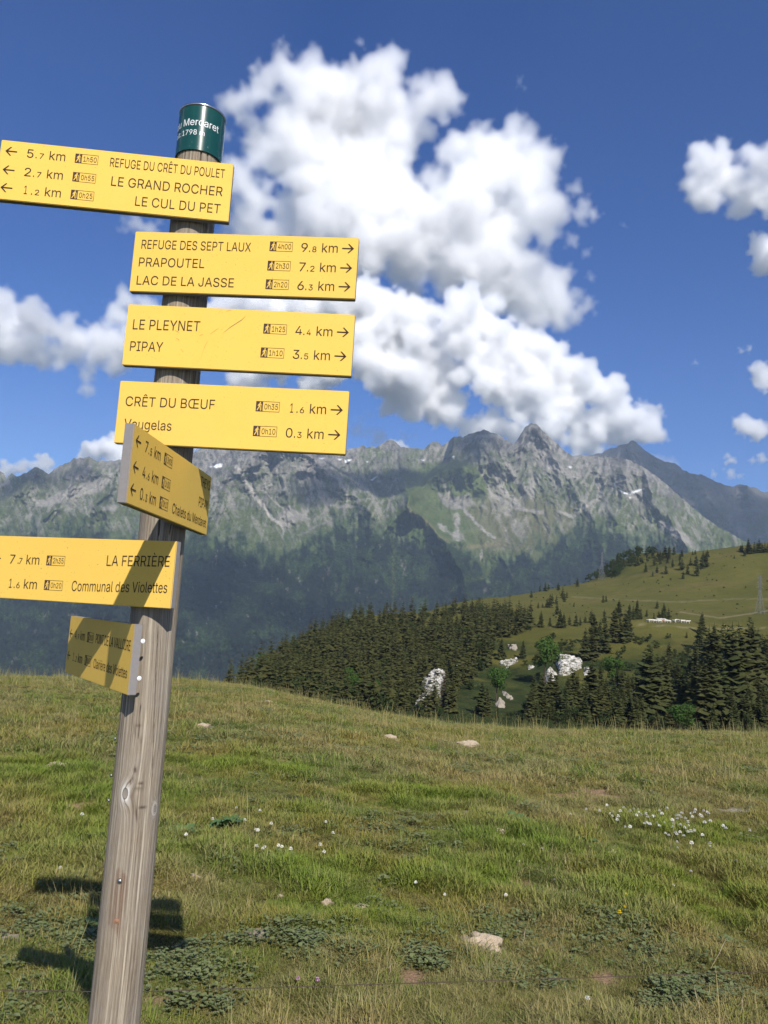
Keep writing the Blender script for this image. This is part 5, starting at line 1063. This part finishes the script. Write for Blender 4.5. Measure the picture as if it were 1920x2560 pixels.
# ------------------------------------------------------------------ grass and herbs of the meadow
t = NT('grass_blades'); p = t.pos(); oi = t.n('ShaderNodeObjectInfo').outputs['Random']; ins = t.attr('tone', typ='INSTANCER'); tip = t.attr('tip'); hue = t.attr('hue')
big = t.noise(.55, 5, .62, p); mid = t.noise(2.6, 4, .6, p)
f = t.math('ADD', t.math('MULTIPLY', big, .62), t.math('MULTIPLY', mid, .38))
c = t.ramp(f, [(.36, (.075, .13, .018)), (.43, (.15, .23, .026)), (.49, (.22, .245, .034)), (.54, (.31, .25, .046)), (.61, (.46, .34, .10))])
c = t.mix(t.math('MULTIPLY', hue, .85), c, t.mix(t.math('GREATER_THAN', hue, .72), (.11, .18, .03), (.42, .35, .17)))
c = t.mix(t.math('MULTIPLY', tip, .35), c, (.25, .23, .08))
c = t.mix(t.math('MULTIPLY', t.attr('lush', typ='INSTANCER'), t.ramp(mid, [(.42, .12), (.56, .75)])), c, t.mix(hue, (.21, .31, .035), (.16, .23, .03)))
c = t.mix(ins, c, (.38, .30, .14))
m_blade = t.bsdf(c, .55, spec=.10, trans=.27)
t = NT('herb_leaves'); p = t.pos(); n = t.noise(5, 4, .6, p); hue = t.attr('hue')
c = t.mix(n, (.10, .145, .045), (.19, .225, .085)); c = t.mix(t.math('MULTIPLY', hue, .5), c, (.22, .22, .11)); c = t.mix(t.math('GREATER_THAN', hue, .93), c, (.22, .19, .10)); m_herb = t.bsdf(c, .5, spec=.3, trans=.2)
t = NT('dock_leaves'); p = t.pos(); n = t.noise(12, 4, .6, p); m_dock = t.bsdf(t.mix(n, (.06, .12, .04), (.12, .20, .065)), .42, spec=.35, trans=.15)
def blades_mesh(name, n, rad, hmin, hmax, w, seed, curl=.5, straw=0., mat=None):
    r = random.Random(seed); V_, F_, tp, hu = [], [], [], []
    for k in range(n):
        a = r.uniform(0, 6.28); q = rad * math.sqrt(r.random()); x, y = q * math.cos(a), q * math.sin(a); h = r.uniform(hmin, hmax); d = r.uniform(0, 6.28)
        b_ = r.uniform(.1, curl) * h; hue_ = r.random() * .8 if r.random() > straw else r.uniform(.8, 1.0); ww = w * r.uniform(.6, 1.3); px_, py_ = -math.sin(d) * ww, math.cos(d) * ww; i = len(V_)
        for s in (0, .45, .8, 1):
            cx_, cy_, cz = x + math.cos(d) * b_ * s ** 2 * 1.5, y + math.sin(d) * b_ * s ** 2 * 1.5, h * (s - .22 * s * s * curl * 2) - .008
            k2 = (1, .85, .5, 0)[(0, .45, .8, 1).index(s)]
            if s < 1: V_ += [(cx_ - px_ * k2, cy_ - py_ * k2, cz), (cx_ + px_ * k2, cy_ + py_ * k2, cz)]; tp += [s, s]; hu += [hue_] * 2
            else: V_.append((cx_, cy_, cz)); tp.append(1); hu.append(hue_)
        F_ += [(i, i + 1, i + 3, i + 2), (i + 2, i + 3, i + 5, i + 4), (i + 4, i + 5, i + 6)]
    me = poly_mesh(name, V_, F_, False, dict(tip=tp, hue=hu)); me.materials.append(mat or m_blade); return me
def leaves_mesh(name, n, rad, lw, lh, seed, mat, up=.5, ribs=False):
    """low leaf patch: rounded leaves on short stalks"""
    r = random.Random(seed); V_, F_, hu = [], [], []
    for k in range(n):
        a = r.uniform(0, 6.28); q = rad * math.sqrt(r.random()); x, y = q * math.cos(a), q * math.sin(a); z = r.uniform(.012, lh); d = r.uniform(0, 6.28) if not ribs else a
        e1 = Vector((math.cos(d), math.sin(d), r.uniform(-.2, up))).normalized(); e2 = Vector((-math.sin(d), math.cos(d), r.uniform(-.35, .35))).normalized(); L_ = lw * r.uniform(.6, 1.3); W_ = L_ * (.45 if not ribs else .26); nn_ = e1.cross(e2) * L_ * .12; i = len(V_); c_ = Vector((x, y, z))
        if ribs: c_ = Vector((x * .25, y * .25, .01))
        for s, k2 in ((0, .18), (.3, .9), (.65, 1), (.9, .55)): m_ = c_ + e1 * L_ * s + Vector((0, 0, -L_ * .35 * s * s if ribs else 0)); V_ += [tuple(m_ - e2 * W_ * k2 + nn_), tuple(m_), tuple(m_ + e2 * W_ * k2 + nn_)]
        V_.append(tuple(c_ + e1 * L_ * 1.03 + Vector((0, 0, -L_ * .38 if ribs else 0)))); hu += [r.random()] * 13
        for s in range(3):
            for sd in (0, 1): b_ = i + s * 3 + sd; F_.append((b_, b_ + 1, b_ + 4, b_ + 3))
        F_ += [(i + 9, i + 10, i + 12), (i + 10, i + 11, i + 12)]
    me = poly_mesh(name, V_, F_, True, dict(tip=[.5] * len(V_), hue=hu)); me.materials.append(mat); return me
def proto(me): return bpy.data.objects.new(me.name, me)
def scatter(name, pts, rot, scl, tone, lush_, protos, pick):
    """one object that instances tufts on points (geometry nodes)"""
    objs = []
    for k, pr in enumerate(protos):
        s_ = pick == k
        if not s_.any(): continue
        me = bpy.data.meshes.new(name); me.vertices.add(int(s_.sum())); me.vertices.foreach_set('co', pts[s_].astype('f4').ravel())
        for an, av in (('rz', rot[s_]), ('sc', scl[s_]), ('tone', tone[s_]), ('lush', lush_[s_])): a = me.attributes.new(an, 'FLOAT', 'POINT'); a.data.foreach_set('value', av.astype('f4'))
        o = bpy.data.objects.new(name, me); link(o); o['kind'] = 'stuff'
        ng = bpy.data.node_groups.new('scatter', 'GeometryNodeTree'); ng.interface.new_socket('Geometry', in_out='INPUT', socket_type='NodeSocketGeometry'); ng.interface.new_socket('Geometry', in_out='OUTPUT', socket_type='NodeSocketGeometry')
        N = ng.nodes.new; Lk = ng.links.new; gi = N('NodeGroupInput'); go = N('NodeGroupOutput'); mp = N('GeometryNodeMeshToPoints'); Lk(gi.outputs[0], mp.inputs[0])
        ii = N('GeometryNodeInstanceOnPoints'); ob_ = N('GeometryNodeObjectInfo'); ob_.inputs['Object'].default_value = pr; ob_.inputs['As Instance'].default_value = True
        def na(nm): q = N('GeometryNodeInputNamedAttribute'); q.data_type = 'FLOAT'; q.inputs[0].default_value = nm; return q.outputs[0]
        cx_ = N('ShaderNodeCombineXYZ'); Lk(na('rz'), cx_.inputs[2]); Lk(mp.outputs[0], ii.inputs['Points']); Lk(ob_.outputs['Geometry'], ii.inputs['Instance'])
        Lk(cx_.outputs[0], ii.inputs['Rotation']); Lk(na('sc'), ii.inputs['Scale']); Lk(ii.outputs[0], go.inputs[0])
        md = o.modifiers.new('scatter', 'NODES'); md.node_group = ng; objs.append(o)
    return objs
def sample(n, r0, r1, amax=.60):
    """points in the wedge in front of the camera, even over the ground"""
    r = np.sqrt(rng.uniform(r0 ** 2, r1 ** 2, n)); a = rng.uniform(-amax, amax, n); return r * np.sin(a), r * np.cos(a)
SETS = []
GR = [proto(blades_mesh('grass_tuft', 60, .06, .016, .048, .0016, k, .95, .22)) for k in range(4)] + [proto(blades_mesh('grass_tuft_tall', 46, .05, .035, .085, .0019, 10 + k, .6, .10)) for k in range(2)] + \
     [proto(blades_mesh('dry_tuft', 26, .05, .025, .08, .0012, 20 + k, .8, .85)) for k in range(2)] + [proto(blades_mesh('seed_stalks', 4, .06, .10, .20, .0011, 30, .35, 1.0))]
LV = [proto(leaves_mesh('herb_patch', 20, .075, .017, .04, 40 + k, m_herb)) for k in range(2)]
LUSH = [on_meadow(*k) for k in ((200, 1990), (150, 2130), (450, 2120), (700, 2060), (800, 2180), (560, 1900), (640, 1925), (1060, 2000), (1230, 2090), (1760, 2200), (1850, 2250), (1700, 2080), (880, 2290), (1150, 2210), (1500, 2250), (1000, 2300), (300, 2020), (80, 1930))]
HERB = [on_meadow(*k) for k in ((90, 2300), (180, 2330), (220, 2370), (100, 2340), (1120, 2340), (1200, 2350), (1080, 2390), (1160, 2300), (1270, 2330), (1500, 2340), (1580, 2360), (1640, 2350), (1550, 2320), (980, 2140), (1030, 2080), (1080, 2120), (960, 2080), (780, 2350), (880, 2360), (820, 2390), (1000, 2060), (1180, 1895), (1250, 1905), (1340, 1905), (1440, 1915), (500, 1880), (900, 1880), (560, 1860),
        (760, 2080), (720, 2100), (1250, 2300), (300, 1860), (1700, 2500), (1840, 2480), (530, 2450), (440, 2400), (480, 2520), (650, 2350))]
def near_f(x, y, P_, rad):
    v = np.zeros_like(x)
    for p in P_:
        R = rad * (.5 + .12 * math.hypot(p[0], p[1])); v = np.maximum(v, 1 - sstep(.2, 1.35, np.hypot(x - p[0], y - p[1]) / R + (fbm(x * 4, y * 4, 4) - .5) * 1.5))
    return v
for n, r0, r1, s0 in ((42000, 1.9, 5.0, 1.0), (48000, 5.0, 10, 1.25), (44000, 10, 19, 1.8), (34000, 19, 40, 1.9)):
    x, y = sample(n, r0, r1); r = np.hypot(x, y); free = 1 - np.maximum(patch_f(x, y, (1, 2)), .93 * patch_f(x, y, (3,)))
    keep = rng.random(n) < free * .96 + .04; x, y = x[keep], y[keep]; n = len(x)
    lush = near_f(x, y, LUSH, .5); herb = near_f(x, y, HERB, .38); dry = sstep(.48, .62, fbm(x / 1.3 + 9, y / 1.3, 4)); u = rng.random(n)
    pick = rng.integers(0, 4, n); pick = np.where(u < .05 + .55 * lush, rng.integers(4, 6, n), pick); pick = np.where((u > .92 - .2 * dry) & (lush < .3), rng.integers(6, 8, n), pick)
    pick = np.where((u > .994 - .05 * sstep(15, 26, np.hypot(x, y))) & (lush < .5), 8, pick)
    z = meadow_z(x, y) - .004; tone = np.clip(dry * .42 * rng.random(n) + .1 * (rng.random(n) > .93) + .25 * patch_f(x, y, (3,)), 0, 1); sc_ = s0 * rng.uniform(.75, 1.3, n) * (.55 + .95 * sstep(.35, .65, fbm(x * 3.2 + 7, y * 3.2, 3))) * (1 - .2 * herb)
    SETS.append([np.stack([x, y, z], -1), rng.uniform(0, 6.28, n), sc_, tone, lush * (1 - herb), pick])
    nh = n // 3; xh, yh = sample(nh, r0, r1); w = np.maximum(near_f(xh, yh, HERB, .19), .22 * sstep(.55, .62, fbm(xh / .9 + 50, yh / .9, 4))) * (1 - patch_f(xh, yh, (1, 2, 3))); k = rng.random(nh) < w * (.42 + .58 * sstep(.45, .6, fbm(xh * 2.2, yh * 2.2, 3))) * .42; xh, yh = xh[k], yh[k]; n2 = len(xh)
    SETS.append([np.stack([xh, yh, meadow_z(xh, yh) + .006 * s0], -1), rng.uniform(0, 6.28, n2), s0 * rng.uniform(.7, 1.3, n2), np.zeros(n2), np.zeros(n2), rng.integers(9, 11, n2)])
pts, rot, scl, tone, lush_, pick = [np.concatenate(q) for q in zip(*SETS)]
scatter('meadow_grass', pts, rot, scl, tone, lush_, GR + LV, pick)
# dock plants with broad leaves
dk = [leaves_mesh('dock_leaves', 26, .07, .10, .05, 70 + k, m_dock, 1.1, True) for k in range(3)]
for i, (px, py, s_, lab) in enumerate([(1290, 2060, 1.15, 'leafy dark green dock plant left of the white clover patch'), (1465, 2110, .75, 'small low dock plant just below the left end of the clover patch'), (575, 2070, 1.2, 'dark green dock plant right of the post with white clover beside it'), (455, 2090, .9, 'bright green broad-leaved plant close to the right side of the post'), (235, 2330, .7, 'pale green broad-leaved plant in the shade left of the post')]):
    p = on_meadow(px, py); o = bpy.data.objects.new('dock_plant', dk[i % 3]); o.location = p; o.rotation_euler = (0, 0, i * 1.7); o.scale = (s_ * 1.25,) * 3; link(o); tag(o, lab, 'plant')
# white clover heads, each on a stem
m_clov = simple('white_clover_petals', (.72, .70, .62), .8, .1, .12, 40); m_pink = simple('pink_clover_petals', (.52, .30, .42), .8, .1, .2, 40); m_yell = simple('yellow_petals', (.80, .60, .03), .6, .2, .1, 40); m_stem = simple('flower_stem', (.08, .13, .04), .7, .1, .2, 30)
def clover_mesh(mat):
    r = random.Random(5); V_, F_ = [], []
    for k in range(46):
        a = r.uniform(0, 6.28); e = math.asin(r.uniform(-.45, 1)); d = Vector((math.cos(a) * math.cos(e), math.sin(a) * math.cos(e), math.sin(e))); t1 = d.orthogonal().normalized() * .0024; c0 = d * .004; c1 = d * .0098; i = len(V_); t2 = d.cross(t1)
        V_ += [tuple(c0 - t1 + Vector((0, 0, .058))), tuple(c0 + t1 + Vector((0, 0, .058))), tuple(c1 + t2 * .8 + Vector((0, 0, .058))), tuple(c1 - t2 * .8 + Vector((0, 0, .058)))]; F_.append((i, i + 1, i + 2, i + 3))
    me = poly_mesh('flower_head', V_, F_); me.materials.append(mat); return me
bm = tube([(0, 0, -.01), (.002, 0, .03), (0, 0, .056)], .0008, 5); STEM = bpy.data.meshes.new('stem'); bm.to_mesh(STEM); bm.free(); STEM.materials.append(m_stem)
HEADS = {k: clover_mesh(m) for k, m in (('white', m_clov), ('pink', m_pink), ('yellow', m_yell))}
def flower(px, py, kind, label, group, s=1.0):
    p = on_meadow(px, py + 4); o = empty('clover_flower' if kind != 'yellow' else 'yellow_flower', p, rng.random() * 6.28); o.scale = (s,) * 3; tag(o, label, 'flower', group)
    a = bpy.data.objects.new('flower_head', HEADS[kind]); link(a, o); a = bpy.data.objects.new('stem', STEM); link(a, o); return o
ZM = lambda x, y: (960 + x / 1.728, 1760 + y / 1.728)
cl = [(872, 485), (930, 492), (962, 470), (990, 492), (975, 500), (1010, 520), (1005, 535), (1035, 480), (1062, 495), (1078, 485), (1085, 500), (1098, 486), (1110, 512), (1090, 520), (1100, 505), (1130, 510), (1140, 523), (1145, 488), (1160, 520), (1167, 515), (1188, 495), (1200, 512), (1125, 545), (1135, 548), (1148, 558), (1178, 545), (1188, 560), (1210, 540), (1215, 590), (1222, 482), (1245, 540), (1250, 552), (1245, 565), (1262, 515), (1268, 525), (1275, 512), (1283, 520), (1285, 505),
      (1280, 562), (1278, 590), (1295, 600), (1298, 575), (1312, 545), (1315, 558), (1312, 585), (1325, 590), (1340, 580), (1325, 500), (1345, 488), (1332, 520), (1372, 522), (1380, 492), (1395, 495), (1402, 508), (1385, 552), (1375, 605), (1410, 540), (1258, 590), (1265, 595), (1230, 600), (1408, 638), (1265, 628), (1328, 648), (1477, 575), (1465, 560), (1580, 578), (1062, 572), (1040, 560), (805, 505), (985, 515), (1020, 495), (1340, 505), (1365, 510), (1300, 530)]
for x, y in cl: flower(*ZM(x, y), 'white', 'white clover head in the dense clover patch on the right of the meadow', 'white clover heads of the patch', rng.uniform(1.25, 1.75))
ZL = lambda x, y: (x / 1.728, 1660 + y / 1.728)
for x, y in [(915, 702), (1055, 708), (1102, 748), (1168, 730), (800, 775), (1018, 648), (1120, 665), (1140, 828), (1132, 832), (1200, 822), (1215, 825), (1252, 842), (1397, 856), (350, 690), (1405, 712), (1435, 770), (1380, 822), (1110, 760), (255, 920), (1104, 832)]: flower(*ZL(x, y), 'white', 'single white clover head in the grass between post and clover patch', 'scattered white clover heads', rng.uniform(1.1, 1.5))
ZN = lambda x, y: (960 + x / 1.728, 2100 + y / 1.728)
for x, y in [(602, 50), (682, 62), (260, 270), (524, 278), (914, 247), (938, 260), (1250, 228), (1580, 92), (1632, 152), (1520, 120), (580, 116), (135, 220), (736, 195), (1602, 285), (1326, 165), (878, 745), (1268, 62), (1408, 50)]: flower(*ZN(x, y), 'white', 'single white clover head low in the grass of the near meadow', 'white clover heads of the near meadow', rng.uniform(.85, 1.2))
for x, y, lab in [(1016, 360, 'largest yellow flower, lowest of the four'), (1040, 323, 'yellow flower just above the largest one'), (1045, 268, 'upper left yellow flower on a thin stem'), (1184, 343, 'small yellow flower to the right of the others'), (1108, 230, 'faint orange-yellow flower above the others')]: flower(*ZN(x, y), 'yellow', lab, 'yellow flowers in the near meadow', 1.0 if x != 1016 else 1.3)
flower(1283 / 1.728, 2100 + 655 / 1.728, 'pink', 'left one of two pink clover heads just below the wire', None, 1.1); flower(1367 / 1.728, 2100 + 658 / 1.728, 'pink', 'right one of two pink clover heads just below the wire', None, 1.1)
# pale stones
t = NT('pale_stone'); n = t.noise(30, 6, .7, t.coord()); m_stone = t.bsdf(t.ramp(n, [(.35, (.27, .19, .12)), (.5, (.45, .36, .25)), (.65, (.60, .50, .38))]), .95, n, .8, .004, spec=.1)
def stone(px, py, wpx, hpx, label, seed):
    p = on_meadow(px, py); dist = math.hypot(p[0], p[1]); bm = bmesh.new(); bmesh.ops.create_icosphere(bm, subdivisions=4, radius=1)
    for v in bm.verts:
        k = 1 + .55 * (float(fbm(np.array(v.co.x * 1.3 + seed), np.array(v.co.y * 1.3 + v.co.z), 4)) - .5) * 2 + .12 * (float(vnoise(np.array(v.co.x * 6 + seed), np.array(v.co.y * 6 + v.co.z * 5))) - .5); v.co *= k
    s_ = wpx / FPX * dist / 2; o = obj('stone', bm, m_stone, None, False); o.location = (p[0], p[1], p[2] + .15 * s_); o.scale = (s_, s_ * .8, max(hpx / FPX * dist * .75, .012)); tag(o, label, 'stone'); return o
for i, (px, py, w, h, lab) in enumerate([(1210, 2372, 92, 34, 'large pale tan stone in the dark leaves above the wire'), (1250, 2092, 34, 20, 'crumbly pale stone beside the dock plant, left of the clover'), (1165, 1866, 52, 14, 'flat pale stone far out in the meadow, left of the yellow-green tuft'), (975, 1848, 30, 10, 'flat pale stone in the far meadow, centre of the picture'), (508, 1818, 36, 10, 'flat pale stone in the far meadow, right of the post'),
                                      (488, 2195, 24, 9, 'small pale stone by the dry tuft right of the post'), (820, 2262, 34, 12, 'left one of two pale stones in the middle of the near meadow'), (905, 2272, 34, 10, 'right one of two pale stones in the middle of the near meadow'), (672, 1757, 18, 6, 'tiny pale stone near the crest of the meadow'), (700, 2245, 20, 8, 'small pale stone up left of the two middle stones'), (1533, 2135, 14, 10, 'small pinkish stone just left below the clover patch'), (150, 1922, 60, 12, 'flat pale rock slab in the grass left of the post')]):
    stone(px, py, w, h, lab, i * 3.7)
# straw tussocks and single stalks
TUS = blades_mesh('dry_tussock', 90, .05, .07, .20, .0013, 90, .9, 1.0)
for px, py, s_, lab in [(425, 2170, 1.0, 'straw-coloured dry grass tussock right against the post'), (545, 2020, .9, 'leaning dry grass tussock right of the post, farther out'), (1560, 1975, .9, 'dry straw tussock on the bare reddish patch'), (1130, 1960, .7, 'pale dry tussock in the middle distance of the meadow'), (1060, 1790, 1.0, 'reddish dry weed clump near the crest'), (880, 1300 + 560, .6, 'small dry tussock in the far meadow')]:
    p = on_meadow(px, py); o = bpy.data.objects.new('dry_tussock', TUS); o.location = p; o.scale = (s_,) * 3; o.rotation_euler = (0, 0, px); link(o); tag(o, lab, 'grass tussock')
def stalk(px0, py0, px1, py1, label):
    p = on_meadow(px0, py0); dist = (p - CAM) @ Fv; q = CAM + pray(px1, py1) * (dist / 1.0); mid = (p + q) / 2 + np.array([.006, 0, .0]); pts = [p - np.array([0, 0, .01]), p * .6 + q * .4 + np.array([.003, 0, 0]), mid, p * .25 + q * .75, q]
    o = obj('grass_stalk', tube(pts, .0013, 6, [1, .9, 1.3, 1.9, .5]), simple('dry_stalk', (.42, .34, .22), .85, .1, .2, 60)); tag(o, label, 'grass stalk')
stalk(*ZN(1372, 790), *ZN(1340, 635), 'pale dry grass stalk at the bottom, left of the twin stalks'); stalk(*ZN(1530, 785), *ZN(1552, 672), 'pale dry seed stalk at the bottom right corner, taller of the pair'); stalk(*ZN(1405, 560), *ZN(1480, 425), 'thin bent dry stalk leaning right, above the wire'); stalk(*ZN(365, 530), *ZN(345, 400), 'brown stalk standing in front of the large pale stone'); stalk(*ZN(590, 470), *ZN(612, 380), 'pale stalk right of the large pale stone')
stalk(*ZN(15, 600), *ZN(32, 530), 'short pale stalk near the wire in the middle of the picture'); stalk(*ZN(1230 / 1, 60), *ZN(1262, -120), 'thin pale stalk in the clover patch')
